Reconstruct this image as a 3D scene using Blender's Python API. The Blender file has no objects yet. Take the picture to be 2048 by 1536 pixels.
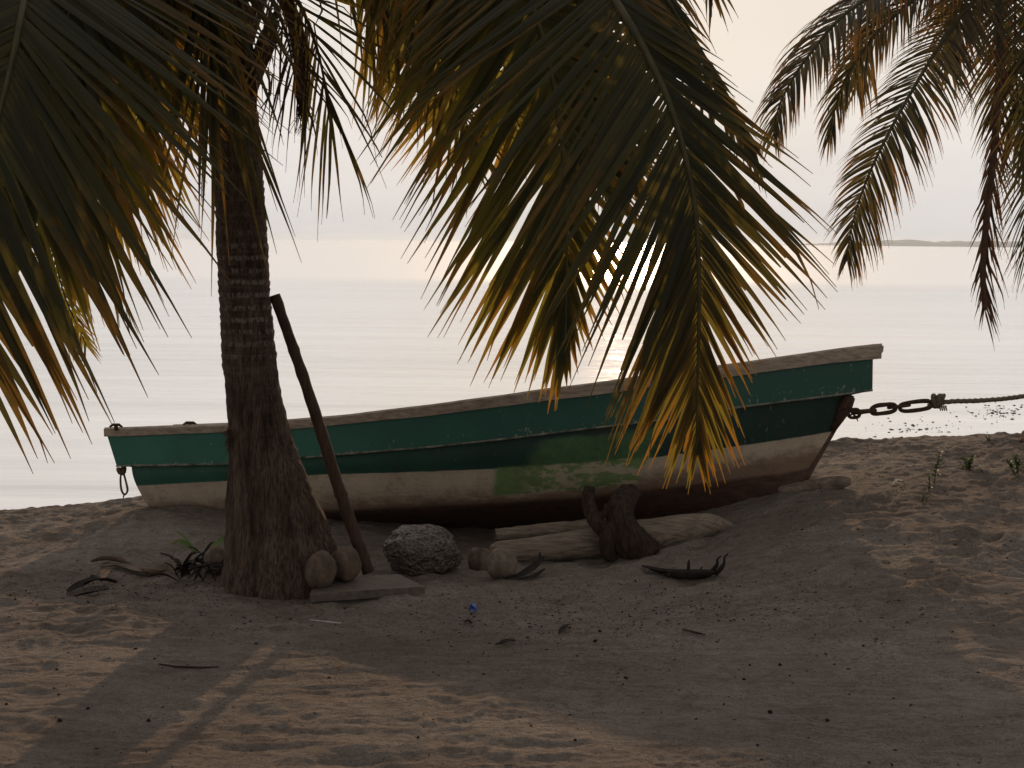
import bpy, math, random
import numpy as np
from mathutils import Vector, Matrix, noise as mn

random.seed(7)
RNG = np.random.default_rng(11)
SC = bpy.context.scene
COL = SC.collection
R = math.radians

# ------------------------------------------------------------------ camera
FPX = 2813.0                       # focal length in pixels of a 2048 wide frame
CAM = Vector((0, 0, 2.1))
PITCH = math.atan((768 - 482) / FPX)
ROLL = R(0.58)
R0, U0 = Vector((1, 0, 0)), Vector((0, math.sin(PITCH), math.cos(PITCH)))
FW = Vector((0, math.cos(PITCH), -math.sin(PITCH)))
RT = R0 * math.cos(ROLL) + U0 * math.sin(ROLL)
UP = -R0 * math.sin(ROLL) + U0 * math.cos(ROLL)


def at(u, v, d):
    """world point seen at photo position (u, v), d metres down the beach"""
    k = FW + RT * ((u - 1024) / FPX) - UP * ((v - 768) / FPX)
    return CAM + k * (d / k.y)


cam_data = bpy.data.cameras.new('camera')
cam = bpy.data.objects.new('camera', cam_data)
COL.objects.link(cam)
m = Matrix((RT, UP, -FW)).transposed().to_4x4()
m.translation = CAM
cam.matrix_world = m
cam_data.sensor_width = 36
cam_data.lens = 36 * FPX / 2048
cam_data.clip_start = 0.05
cam_data.clip_end = 20000
SC.camera = cam

# ------------------------------------------------------------------ helpers


def tag(o, label=None, cat=None, group=None, kind=None):
    if label: o['label'] = label
    if cat: o['category'] = cat
    if group: o['group'] = group
    if kind: o['kind'] = kind
    return o


def empty(name, loc, label, cat, group=None):
    o = bpy.data.objects.new(name, None)
    COL.objects.link(o)
    o.location = loc
    o.empty_display_size = .1
    return tag(o, label, cat, group)


class MB:
    """collects verts and faces of one mesh"""
    def __init__(self):
        self.v, self.f, self.mi, self.smooth = [], [], [], True
        self.col, self.uv = [], []

    def add(self, vs, fs, mi=0, col=None):
        b = len(self.v)
        self.v += [tuple(p) for p in vs]
        self.f += [tuple(i + b for i in f) for f in fs]
        self.mi += [mi] * len(fs)
        if col is not None:
            self.col += col

    def box(self, c, s, rot=None, mi=0):
        vs = []
        for dx in (-.5, .5):
            for dy in (-.5, .5):
                for dz in (-.5, .5):
                    p = Vector((dx * s[0], dy * s[1], dz * s[2]))
                    if rot: p = rot @ p
                    vs.append(Vector(c) + p)
        self.add(vs, [(0, 1, 3, 2), (4, 6, 7, 5), (0, 4, 5, 1), (2, 3, 7, 6), (0, 2, 6, 4), (1, 5, 7, 3)], mi)

    def tube(self, pts, rad, n=10, closed=False, cap=True, mi=0, sq=1.0, jitter=0.0, up=None, fn=None):
        pts = [Vector(p) for p in pts]
        N = len(pts)
        if not hasattr(rad, '__len__'): rad = [rad] * N
        ref = Vector(up) if up else None
        vs, fs = [], []
        prev = None
        for i, p in enumerate(pts):
            a = pts[(i - 1) % N] if (closed or i > 0) else p
            b = pts[(i + 1) % N] if (closed or i < N - 1) else p
            t = (b - a).normalized()
            if prev is None:
                h = ref if ref else (Vector((0, 0, 1)) if abs(t.z) < .9 else Vector((0, 1, 0)))
                x = (h - t * h.dot(t)).normalized()
            else:
                x = (prev - t * prev.dot(t)).normalized()
            prev = x
            y = t.cross(x)
            for k in range(n):
                an = 2 * math.pi * k / n
                r = rad[i]
                if jitter: r *= 1 + jitter * mn.noise((p + (x * math.cos(an) + y * math.sin(an)) * rad[i]) * 14)
                if fn: r *= fn(p, an, i / max(1, N - 1))
                vs.append(p + x * (math.cos(an) * r) + y * (math.sin(an) * r * sq))
        M = N if closed else N - 1
        for i in range(M):
            for k in range(n):
                a0, a1 = i * n + k, i * n + (k + 1) % n
                j = (i + 1) % N
                fs.append((a0, a1, j * n + (k + 1) % n, j * n + k))
        if cap and not closed:
            fs.append(tuple(reversed(range(n))))
            fs.append(tuple((N - 1) * n + k for k in range(n)))
        self.add(vs, fs, mi)

    def build(self, name, mats, parent=None, smooth=True):
        me = bpy.data.meshes.new(name)
        me.from_pydata(self.v, [], self.f)
        for mm in (mats if isinstance(mats, (list, tuple)) else [mats]):
            me.materials.append(mm)
        me.polygons.foreach_set('material_index', self.mi)
        me.polygons.foreach_set('use_smooth', [smooth] * len(self.f))
        if self.col:
            at_ = me.color_attributes.new('tone', 'FLOAT_COLOR', 'POINT')
            at_.data.foreach_set('color', np.array(self.col, dtype=np.float32).ravel())
        me.update()
        o = bpy.data.objects.new(name, me)
        COL.objects.link(o)
        if parent is not None:
            put(o, parent)
        return o


def put(o, parent):
    """child keeps the world place its mesh was built at"""
    o.parent = parent
    base = parent
    off = Vector((0, 0, 0))
    while base is not None:
        off += base.location
        base = base.parent
    if o.type == 'MESH' and 'local' not in o:
        o.data.transform(Matrix.Translation(-off))
    return o


def recenter(o):
    """put the origin of a top level mesh at its base centre"""
    vs = np.array([v.co for v in o.data.vertices])
    c = Vector(((vs[:, 0].min() + vs[:, 0].max()) / 2, (vs[:, 1].min() + vs[:, 1].max()) / 2, vs[:, 2].min()))
    o.data.transform(Matrix.Translation(-c))
    o.location = c
    return o


def catmull(pts, n):
    pts = [Vector(p) for p in pts]
    P = [pts[0] * 2 - pts[1]] + pts + [pts[-1] * 2 - pts[-2]]
    out = []
    for i in range(1, len(P) - 2):
        for k in range(n):
            t = k / n
            a, b, c, d = P[i - 1], P[i], P[i + 1], P[i + 2]
            out.append(.5 * ((2 * b) + (c - a) * t + (2 * a - 5 * b + 4 * c - d) * t * t + (3 * b - a - 3 * c + d) * t ** 3))
    out.append(pts[-1])
    return out


def interp(x, tab):
    return float(np.interp(x, [a for a, b in tab], [b for a, b in tab]))


def smooth(a, b, x):
    t = np.clip((x - a) / (b - a), 0, 1)
    return t * t * (3 - 2 * t)


# ------------------------------------------------------------------ materials
def mat(name):
    mm = bpy.data.materials.new(name)
    mm.use_nodes = True
    nt = mm.node_tree
    b = nt.nodes['Principled BSDF']
    return mm, nt, b


class NT:
    def __init__(self, nt): self.nt = nt

    def n(self, typ, **kw):
        o = self.nt.nodes.new(typ)
        for k, v in kw.items():
            if k.startswith('i_'):
                key = k[2:]
                key = int(key) if key.isdigit() else key.replace('_', ' ')
                o.inputs[key].default_value = v
            else:
                setattr(o, k, v)
        return o

    def l(self, a, b): self.nt.links.new(a, b)

    def coord(self, kind='Object', scale=(1, 1, 1), rot=(0, 0, 0)):
        c = self.n('ShaderNodeTexCoord')
        mp = self.n('ShaderNodeMapping')
        mp.inputs['Scale'].default_value = scale
        mp.inputs['Rotation'].default_value = rot
        self.l(c.outputs[kind], mp.inputs['Vector'])
        return mp.outputs['Vector']

    def noise(self, vec, scale, detail=4, rough=.55):
        o = self.n('ShaderNodeTexNoise')
        o.inputs['Scale'].default_value = scale
        o.inputs['Detail'].default_value = detail
        o.inputs['Roughness'].default_value = rough
        self.l(vec, o.inputs['Vector'])
        return o.outputs['Fac']

    def ramp(self, fac, stops, interp='LINEAR'):
        o = self.n('ShaderNodeValToRGB')
        o.color_ramp.interpolation = interp
        els = o.color_ramp.elements
        while len(els) < len(stops): els.new(.5)
        for e, (p, c) in zip(els, stops):
            e.position = p
            e.color = (c[0], c[1], c[2], 1) if hasattr(c, '__len__') else (c, c, c, 1)
        self.l(fac, o.inputs['Fac'])
        return o.outputs['Color']

    def mix(self, fac, a, b, blend='MIX'):
        o = self.n('ShaderNodeMix', data_type='RGBA', blend_type=blend)
        for val, idx in ((fac, 0), (a, 6), (b, 7)):
            if hasattr(val, 'is_linked'): self.l(val, o.inputs[idx])
            elif idx == 0: o.inputs[0].default_value = val
            else: o.inputs[idx].default_value = (val[0], val[1], val[2], 1)
        return o.outputs[2]

    def math(self, op, a, b=None, clamp=False):
        o = self.n('ShaderNodeMath', operation=op, use_clamp=clamp)
        for val, idx in ((a, 0), (b, 1)):
            if val is None: continue
            if hasattr(val, 'is_linked'): self.l(val, o.inputs[idx])
            else: o.inputs[idx].default_value = val
        return o.outputs[0]

    def bump(self, h, strength, dist, normal=None):
        o = self.n('ShaderNodeBump')
        o.inputs['Strength'].default_value = strength
        o.inputs['Distance'].default_value = dist
        self.l(h, o.inputs['Height'])
        if normal: self.l(normal, o.inputs['Normal'])
        return o.outputs['Normal']


def simple_mat(name, c1, c2, scale, rough=.8, stretch=(1, 1, 1), bump=.4, bdist=.01, spec=.3, fine=None):
    mm, nt, b = mat(name)
    g = NT(nt)
    v = g.coord('Object', stretch)
    f = g.noise(v, scale, 6, .62)
    c = g.ramp(f, [(.32, c1), (.68, c2)])
    nt.links.new(c, b.inputs['Base Color'])
    b.inputs['Roughness'].default_value = rough
    b.inputs['Specular IOR Level'].default_value = spec
    h = g.noise(v, fine or scale * 2.5, 6, .7)
    nt.links.new(g.bump(h, bump, bdist), b.inputs['Normal'])
    return mm


# --- sand
def sand_material():
    mm, nt, b = mat('sand')
    g = NT(nt)
    v = g.coord('Object')
    big = g.noise(v, 1.1, 5, .6)
    c = g.ramp(big, [(.3, (.475, .405, .35)), (.7, (.61, .525, .455))])
    mid = g.noise(v, 9, 6, .7)
    c = g.mix(g.math('MULTIPLY', g.ramp(mid, [(.46, 0.0), (.72, 1.0)]), .5), c, (.19, .145, .11))
    # small dark bits of bark and husk trodden into the sand
    vo = g.n('ShaderNodeTexVoronoi', i_Scale=34.0, i_Randomness=1.0)
    g.l(v, vo.inputs['Vector'])
    dots = g.ramp(vo.outputs['Distance'], [(.10, 1.0), (.22, 0.0)])
    patch = g.ramp(g.noise(v, 2.2, 4, .6), [(.50, 0.0), (.62, 1.0)])
    c = g.mix(g.math('MULTIPLY', dots, g.math('MULTIPLY', patch, .7)), c, (.07, .045, .03))
    cr = g.noise(g.coord('Object', (1, 1.25, 1)), 44, 4, .7)
    pt = g.ramp(g.noise(g.coord('Object', (1, 1.6, 1)), 1.3, 4, .65), [(.36, .25), (.60, 1.0)])
    c = g.mix(g.math('MULTIPLY', g.math('MULTIPLY', g.ramp(cr, [(.50, 0.0), (.64, 1.0)]), pt), .75), c, (.15, .115, .09))
    sk = g.noise(g.coord('Object', (2.2, 15, 1), (0, 0, R(4))), 1, 6, .72)
    c = g.mix(g.math('MULTIPLY', g.ramp(sk, [(.44, 0.0), (.66, 1.0)]), .55), c, (.23, .185, .15))
    bg_ = g.noise(g.coord('Object', (.55, .8, 1)), 1, 5, .62)
    c = g.mix(1.0, c, g.ramp(bg_, [(.34, (.74, .70, .67)), (.62, (1.1, 1.1, 1.1))]), 'MULTIPLY')
    gr = g.noise(v, 190, 2, .6)
    c = g.mix(g.math('MULTIPLY', g.ramp(gr, [(.38, 1.0), (.62, 0.0)]), .5), c, (.13, .10, .08))
    g.l(c, b.inputs['Base Color'])
    b.inputs['Roughness'].default_value = .93
    b.inputs['Specular IOR Level'].default_value = .18
    h1 = g.bump(g.noise(v, 160, 3, .7), .8, .010)
    h2 = g.bump(g.noise(v, 42, 6, .75), 1.0, .045, h1)
    h3 = g.bump(g.noise(g.coord('Object', (1, 1.5, 1)), 13, 5, .7), 1.0, .06, h2)
    g.l(h3, b.inputs['Normal'])
    return mm


def water_material():
    mm, nt, b = mat('sea_water')
    g = NT(nt)
    b.inputs['Base Color'].default_value = (.84, .815, .79, 1)
    b.inputs['Metallic'].default_value = .72
    b.inputs['IOR'].default_value = 1.33
    b.inputs['Specular IOR Level'].default_value = .5
    v = g.coord('Object')
    sep = g.n('ShaderNodeSeparateXYZ')
    g.l(v, sep.inputs[0])
    w1 = g.noise(g.coord('Object', (.55, 2.3, 1), (0, 0, R(8))), 1.0, 3, .55)
    w2 = g.noise(g.coord('Object', (.10, .42, 1), (0, 0, R(-5))), 1.0, 4, .6)
    w3 = g.noise(g.coord('Object', (1.6, 6.5, 1), (0, 0, R(14))), 1.0, 3, .5)
    h = g.math('ADD', g.math('MULTIPLY', w1, .5), g.math('ADD', g.math('MULTIPLY', w2, 2.0), g.math('MULTIPLY', w3, .18)))
    g.l(g.bump(h, .46, .07), b.inputs['Normal'])
    # wind ruffles the far water
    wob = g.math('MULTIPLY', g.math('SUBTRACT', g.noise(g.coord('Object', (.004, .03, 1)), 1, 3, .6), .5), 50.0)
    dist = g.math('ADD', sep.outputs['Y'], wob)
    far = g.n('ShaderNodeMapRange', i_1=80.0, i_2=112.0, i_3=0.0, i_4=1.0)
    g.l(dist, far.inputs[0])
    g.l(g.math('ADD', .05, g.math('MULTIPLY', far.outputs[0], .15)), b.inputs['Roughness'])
    # ripple reflections put into the colour as lighter and darker bands
    k1 = g.noise(g.coord('Object', (.05, .9, 1), (0, 0, R(3))), 1, 5, .65)
    k2 = g.noise(g.coord('Object', (.012, .16, 1), (0, 0, R(-2))), 1, 4, .6)
    band = g.math('ADD', g.math('MULTIPLY', k1, .55), g.math('MULTIPLY', k2, .45))
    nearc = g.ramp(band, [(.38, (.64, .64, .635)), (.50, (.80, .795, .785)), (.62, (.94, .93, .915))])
    g.l(g.mix(far.outputs[0], nearc, (1.0, .99, .985)), b.inputs['Base Color'])  # far strip whitened in colour to stand in for sun glitter
    return mm


def leaf_material(name, green, trans, dryc, thick=.5):
    """thin blade: dark from in front, glows when the sun is behind it"""
    mm, nt, b = mat(name)
    g = NT(nt)
    a = g.n('ShaderNodeVertexColor', layer_name='tone')
    sep = g.n('ShaderNodeSeparateColor')
    g.l(a.outputs['Color'], sep.inputs[0])
    tip, rnd, dry = sep.outputs[0], sep.outputs[1], sep.outputs[2]
    v = g.coord('Object')
    nz = g.noise(v, 16, 4, .6)
    k = g.math('ADD', g.math('MULTIPLY', g.math('SUBTRACT', nz, .5), 1.0), g.math('ADD', tip, g.math('MULTIPLY', g.math('SUBTRACT', rnd, .5), .9)))
    f = g.ramp(k, [(.66, 0.0), (1.05, 1.0)])
    f = g.math('MAXIMUM', g.math('MULTIPLY', f, .8), dry)
    cd = g.mix(f, green, [x * .36 for x in dryc])
    ct = g.mix(f, trans, dryc)
    ct = g.mix(g.math('MULTIPLY', rnd, .4), ct, [x * .7 for x in trans])
    # direct sun on the leaf end, put into the colour as brighter transmission
    ct = g.mix(a.outputs['Alpha'], ct, g.mix(f, (.38, .29, .035), (.62, .26, .04)))
    g.l(cd, b.inputs['Base Color'])
    b.inputs['Roughness'].default_value = .5
    b.inputs['Specular IOR Level'].default_value = .25
    tr = g.n('ShaderNodeBsdfTranslucent')
    g.l(ct, tr.inputs['Color'])
    mx = g.n('ShaderNodeMixShader', i_0=thick)
    g.l(b.outputs[0], mx.inputs[1])
    g.l(tr.outputs[0], mx.inputs[2])
    g.l(mx.outputs[0], nt.nodes['Material Output'].inputs['Surface'])
    return mm


def trunk_material():
    mm, nt, b = mat('palm_bark')
    g = NT(nt)
    v = g.coord('Object')
    n1 = g.noise(g.coord('Object', (14, 14, 2.2)), 1, 6, .65)
    c = g.ramp(n1, [(.32, (.06, .036, .025)), (.5, (.18, .122, .087)), (.72, (.27, .195, .145))])
    fib = g.noise(g.coord('Object', (85, 85, 8)), 1, 5, .7)
    c = g.mix(g.math('MULTIPLY', g.ramp(fib, [(.42, 1.0), (.56, 0.0)]), .7), c, (.03, .02, .015))
    sep = g.n('ShaderNodeSeparateXYZ')
    g.l(v, sep.inputs[0])
    rz = g.n('ShaderNodeMapRange', i_1=.9, i_2=1.5, i_3=.0, i_4=1.0)
    g.l(sep.outputs['Z'], rz.inputs[0])
    ringn = g.noise(g.coord('Object', (5, 5, 46)), 1, 4, .65)
    c = g.mix(g.math('MULTIPLY', g.ramp(ringn, [(.50, 0.0), (.66, 1.0)]), g.math('MULTIPLY', rz.outputs[0], .4)), c, (.28, .21, .16))
    z = sep.outputs['Z']
    # pale lichen dashes that follow the leaf scars, on the upper half only
    wv = g.n('ShaderNodeTexWave', wave_type='BANDS', bands_direction='Z', wave_profile='SIN')
    wv.inputs['Scale'].default_value = 4.2
    wv.inputs['Distortion'].default_value = 1.6
    wv.inputs['Detail'].default_value = 3
    wv.inputs['Detail Scale'].default_value = 1.3
    g.l(v, wv.inputs['Vector'])
    band = g.ramp(wv.outputs['Color'], [(.55, 0.0), (.85, 1.0)])
    dash = g.ramp(g.noise(g.coord('Object', (46, 46, 14)), 1, 3, .6), [(.46, 0.0), (.56, 1.0)])
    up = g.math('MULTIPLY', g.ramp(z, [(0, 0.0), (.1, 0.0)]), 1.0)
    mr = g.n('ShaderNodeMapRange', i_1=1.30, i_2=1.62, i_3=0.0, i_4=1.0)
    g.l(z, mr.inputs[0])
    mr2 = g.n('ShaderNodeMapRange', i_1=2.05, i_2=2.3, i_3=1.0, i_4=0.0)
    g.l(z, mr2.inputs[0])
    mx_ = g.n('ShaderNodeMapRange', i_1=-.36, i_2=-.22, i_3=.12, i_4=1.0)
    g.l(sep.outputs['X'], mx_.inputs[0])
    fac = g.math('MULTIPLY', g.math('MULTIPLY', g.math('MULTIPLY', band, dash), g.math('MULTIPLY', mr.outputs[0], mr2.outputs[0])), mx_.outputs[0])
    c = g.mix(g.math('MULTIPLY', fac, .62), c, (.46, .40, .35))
    g.l(c, b.inputs['Base Color'])
    b.inputs['Roughness'].default_value = .9
    b.inputs['Specular IOR Level'].default_value = .2
    h = g.noise(g.coord('Object', (34, 34, 5)), 1, 6, .7)
    h2 = g.noise(v, 55, 4, .7)
    nn = g.bump(g.math('ADD', h, g.math('MULTIPLY', fib, .8)), 1.0, .03)
    g.l(g.bump(h2, .5, .008, nn), b.inputs['Normal'])
    return mm


def paint_material(name, base, dark, chip, chip_lo=.66, chip_scale=26, streak=None, rough=.45, spec=.4):
    """weathered boat paint: fading, chips and dirt"""
    mm, nt, b = mat(name)
    g = NT(nt)
    v = g.coord('Object')
    f = g.noise(v, 3.0, 5, .6)
    c = g.ramp(f, [(.3, dark), (.7, base)])
    uvx = g.n('ShaderNodeTexCoord')
    sx = g.n('ShaderNodeSeparateXYZ')
    g.l(uvx.outputs['UV'], sx.inputs[0])
    c = g.mix(g.ramp(sx.outputs['X'], [(.15, 0.0), (.6, .62), (.95, .8)]), c, [x * .42 for x in dark])  # weaker light towards the bow painted into the colour
    s = g.noise(g.coord('Object', (1.0, 1.0, 5.0)), 9, 6, .75)
    c = g.mix(g.math('MULTIPLY', g.ramp(s, [(.52, 0.0), (.75, 1.0)]), .35), c, [x * .6 for x in dark])
    ch = g.noise(g.coord('Object', (1, 1, .55)), chip_scale, 5, .7)
    where = g.noise(v, 1.6, 3, .6)
    uv = g.n('ShaderNodeTexCoord')
    sp = g.n('ShaderNodeSeparateXYZ')
    g.l(uv.outputs['UV'], sp.inputs[0])
    edge = g.ramp(sp.outputs['Y'], [(0.0, .10), (.10, .055), (.35, .01), (1.0, 0.0)])
    tot = g.math('ADD', g.math('ADD', ch, g.math('MULTIPLY', g.math('SUBTRACT', where, .5), .28)), edge)
    m_ = g.ramp(tot, [(chip_lo, 0.0), (chip_lo + .02, 1.0)])
    c = g.mix(g.math('MULTIPLY', m_, .75), c, chip)
    g.l(c, b.inputs['Base Color'])
    b.inputs['Roughness'].default_value = rough
    b.inputs['Specular IOR Level'].default_value = spec
    hh = g.math('SUBTRACT', g.noise(v, 60, 5, .7), g.math('MULTIPLY', m_, .8))
    g.l(g.bump(hh, .35, .004), b.inputs['Normal'])
    return mm, nt, b, g, c


def hull_material():
    """lower hull: UV x runs stern to bow, UV y: 0 keel, .25 chine, .6 paint line, 1 under the strake"""
    mm, nt, b = mat('hull_paint')
    g = NT(nt)
    v = g.coord('Object')
    tc = g.n('ShaderNodeTexCoord')
    sp = g.n('ShaderNodeSeparateXYZ')
    g.l(tc.outputs['UV'], sp.inputs[0])
    U, V = sp.outputs['X'], sp.outputs['Y']
    wob = g.math('MULTIPLY', g.math('SUBTRACT', g.noise(v, 7, 4, .6), .5), .02)
    Vw = g.math('ADD', V, wob)
    grime = g.noise(v, 5, 6, .7)
    green = g.ramp(g.noise(v, 3, 5, .6), [(.3, (.024, .11, .08)), (.7, (.04, .155, .114))])
    green = g.mix(g.ramp(U, [(.1, 0.0), (.5, .65), (.95, .8)]), green, (.010, .026, .021))  # the same bow shade painted into the hull green
    cream = g.ramp(g.noise(v, 4, 5, .6), [(.3, (.50, .41, .305)), (.7, (.62, .51, .385))])
    red = g.ramp(g.noise(g.coord('Object', (1, 1, 3)), 9, 6, .7), [(.35, (.07, .038, .028)), (.65, (.155, .085, .058))])
    # brown staining along the waterline, heavier towards the bow
    st = g.math('ADD', g.math('MULTIPLY', g.noise(g.coord('Object', (1, 1, 2.4)), 8, 7, .75), .9), g.math('MULTIPLY', g.math('SUBTRACT', .46, V), 2.1))
    st = g.math('ADD', st, g.ramp(U, [(.60, 0.0), (.95, .22)]))
    cream = g.mix(g.math('MULTIPLY', g.ramp(st, [(.52, 0.0), (.85, 1.0)]), .75), cream, (.17, .085, .05))
    specks = g.ramp(g.noise(v, 42, 4, .7), [(.60, 0.0), (.66, 1.0)])
    cream = g.mix(g.math('MULTIPLY', specks, .45), cream, (.10, .06, .04))
    c = g.mix(g.ramp(Vw, [(.596, 0.0), (.604, 1.0)]), cream, green)
    c = g.mix(g.ramp(Vw, [(.235, 1.0), (.265, 0.0)]), c, red)
    # a repair patch in two lighter greens amidships
    wu = g.math('MULTIPLY', g.math('SUBTRACT', g.noise(v, 5, 6, .72), .5), .07)
    Uw = g.math('ADD', U, wu)
    def span(x, a, bb, soft=.004):
        return g.math('MULTIPLY', g.ramp(x, [(a - soft, 0.0), (a + soft, 1.0)]), g.ramp(x, [(bb - soft, 1.0), (bb + soft, 0.0)]))
    hi = g.math('MULTIPLY', span(Uw, .568, .745, .008), span(g.math('ADD', V, g.math('MULTIPLY', wu, 1.6)), .60, .93, .02))
    lo = g.math('MULTIPLY', span(g.math('ADD', U, g.math('MULTIPLY', wu, .22)), .516, .735, .003), span(Vw, .33, .62, .01))
    pg = g.ramp(g.noise(v, 12, 5, .7), [(.35, (.06, .15, .06)), (.65, (.10, .21, .085))])
    scr = g.math('MULTIPLY', g.ramp(g.noise(g.coord('Object', (1, 1, 2)), 7, 6, .72), [(.48, 0.0), (.53, 1.0)]), g.ramp(Uw, [(.555, 0.0), (.58, 1.0)]))
    pgl = g.mix(g.math('MULTIPLY', scr, .85), g.ramp(g.noise(v, 12, 5, .7), [(.35, (.12, .22, .07)), (.65, (.18, .30, .10))]), (.52, .42, .31))
    c = g.mix(g.math('MULTIPLY', hi, .9), c, pg)
    c = g.mix(g.math('MULTIPLY', lo, .9), c, pgl)
    # chips on the green, most of them towards the bow
    ch = g.math('ADD', g.noise(g.coord('Object', (1, 1, .5)), 30, 5, .7), g.ramp(U, [(.78, -.02), (.9, .05), (1.0, .02)]))
    chips = g.math('MULTIPLY', g.ramp(ch, [(.675, 0.0), (.695, 1.0)]), g.ramp(V, [(.62, 0.0), (.64, 1.0)]))
    c = g.mix(g.math('MULTIPLY', chips, .6), c, (.24, .30, .25))
    c = g.mix(g.math('MULTIPLY', g.ramp(grime, [(.50, 0.0), (.78, 1.0)]), .45), c, (.05, .035, .025))
    scf = g.noise(g.coord('Object', (.8, .8, 22)), 6, 5, .75)
    c = g.mix(g.math('MULTIPLY', g.ramp(scf, [(.58, 0.0), (.70, 1.0)]), .35), c, (.10, .07, .05))
    g.l(c, b.inputs['Base Color'])
    b.inputs['Roughness'].default_value = .5
    b.inputs['Specular IOR Level'].default_value = .35
    h = g.math('SUBTRACT', g.noise(v, 46, 6, .72), g.math('MULTIPLY', chips, .7))
    g.l(g.bump(h, .45, .006), b.inputs['Normal'])
    return mm


M_SAND = sand_material()
M_SEA = water_material()
M_BARK = trunk_material()
M_LEAF = leaf_material('palm_leaf_green', (.045, .052, .016), (.34, .27, .032), (.66, .28, .045), .48)
M_LEAF_SHADED = leaf_material('palm_leaf_shaded', (.043, .044, .022), (.135, .115, .024), (.40, .21, .04), .44)  # shaded leaf copy: shade of overlapping fronds put in as low transmission
M_LEAF_DRY = leaf_material('palm_leaf_dry', (.05, .034, .022), (.12, .07, .03), (.14, .07, .03), .32)
M_LEAF_FAR = leaf_material('palm_leaf_glossy', (.042, .05, .045), (.21, .16, .035), (.68, .27, .045), .40)
M_RIB = simple_mat('palm_rib', (.05, .045, .018), (.10, .085, .035), 12, .5, bump=.2)
M_RIB_DRY = simple_mat('dry_palm_rib', (.07, .035, .02), (.13, .07, .04), 12, .7, bump=.3)
M_FIBRE = simple_mat('palm_fibre', (.05, .028, .018), (.14, .08, .05), 30, .9, (1, 1, .15), bump=.8)
M_HULL = hull_material()
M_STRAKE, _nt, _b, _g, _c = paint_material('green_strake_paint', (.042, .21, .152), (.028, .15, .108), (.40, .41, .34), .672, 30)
M_CAP = simple_mat('gunwale_wood', (.27, .21, .16), (.58, .47, .37), 7, .8, (1, 6, 6), .6, .006, fine=30)
M_INSIDE = simple_mat('boat_inside_paint', (.16, .17, .15), (.26, .26, .22), 5, .7)
M_IRON = simple_mat('rusty_iron', (.030, .018, .012), (.11, .055, .032), 40, .8, bump=.6, bdist=.004)
M_ROPE = simple_mat('old_rope', (.10, .07, .045), (.22, .165, .11), 60, .9, (1, 1, 1), .8, .006)
M_DRIFT = simple_mat('driftwood', (.17, .13, .10), (.46, .36, .275), 7, .88, (.7, 7, 7), 1.0, .02, fine=13)
M_ROOT = simple_mat('dark_root_wood', (.022, .014, .010), (.11, .07, .048), 16, .9, (3, 3, .5), 1.0, .025, fine=34)
M_POLE = simple_mat('dark_pole_wood', (.045, .026, .018), (.12, .068, .045), 16, .75, (3, 3, .4), .6, .006)
M_BOARD = simple_mat('weathered_board', (.10, .08, .066), (.21, .17, .14), 8, .85, (1, 8, 4), .5, .004)
M_HUSK = simple_mat('coconut_husk', (.07, .048, .036), (.24, .17, .125), 11, .85, (1.6, 1.6, .8), .9, .010, fine=34)
M_HUSK_PALE = simple_mat('pale_coconut_husk', (.10, .078, .06), (.30, .24, .185), 11, .85, (1.6, 1.6, .8), .9, .010, fine=34)
M_STALK = simple_mat('dried_stalk_skin', (.05, .03, .02), (.16, .10, .06), 12, .7, bump=.5)
M_BLACKLEAF = simple_mat('rotten_leaf', (.008, .006, .005), (.03, .021, .015), 20, .85, bump=.6)
M_BROWNLEAF = simple_mat('dead_leaf', (.10, .05, .025), (.26, .13, .055), 14, .65, bump=.5)
M_BLUE = simple_mat('blue_flare', (.10, .18, .55), (.18, .28, .68), 20, .4, bump=.2)
M_WHITE = simple_mat('white_plastic', (.55, .53, .5), (.7, .68, .65), 20, .5, bump=.2)
M_HERB = leaf_material('herb_leaf', (.07, .12, .035), (.2, .26, .05), (.2, .14, .04), .4)
M_COAST = simple_mat('far_shore_forest', (.05, .06, .06), (.08, .09, .09), .02, .9, bump=0)
M_SHELL = simple_mat('shell', (.5, .42, .34), (.7, .62, .52), 20, .5)


def coral_material():
    mm, nt, b = mat('coral_rock')
    g = NT(nt)
    v = g.coord('Object')
    vo = g.n('ShaderNodeTexVoronoi', i_Scale=42.0)
    g.l(v, vo.inputs['Vector'])
    c = g.ramp(vo.outputs['Distance'], [(.1, (.025, .018, .014)), (.55, (.15, .115, .09))])
    g.l(g.mix(g.ramp(g.noise(v, 8, 5, .7), [(.4, 0.0), (.7, .6)]), c, (.06, .045, .035)), b.inputs['Base Color'])
    b.inputs['Roughness'].default_value = .36
    g.l(g.bump(vo.outputs['Distance'], .9, .02), b.inputs['Normal'])
    return mm


M_CORAL = coral_material()

# ------------------------------------------------------------------ ground
SEA_Z = -0.78


def vnoise(x, y, seed):
    xi, yi = np.floor(x).astype(np.int64), np.floor(y).astype(np.int64)
    fx, fy = x - xi, y - yi
    fx, fy = fx * fx * fx * (fx * (fx * 6 - 15) + 10), fy * fy * fy * (fy * (fy * 6 - 15) + 10)

    def h(a, b):
        n = (a * 374761393 + b * 668265263 + seed * 1442695041) & 0xFFFFFFFF
        n = ((n ^ (n >> 13)) * 1274126177) & 0xFFFFFFFF
        return ((n ^ (n >> 16)) & 0xFFFF) / 65535.0
    a, b_, c, d = h(xi, yi), h(xi + 1, yi), h(xi, yi + 1), h(xi + 1, yi + 1)
    return (a * (1 - fx) + b_ * fx) * (1 - fy) + (c * (1 - fx) + d * fx) * fy - .5


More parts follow.
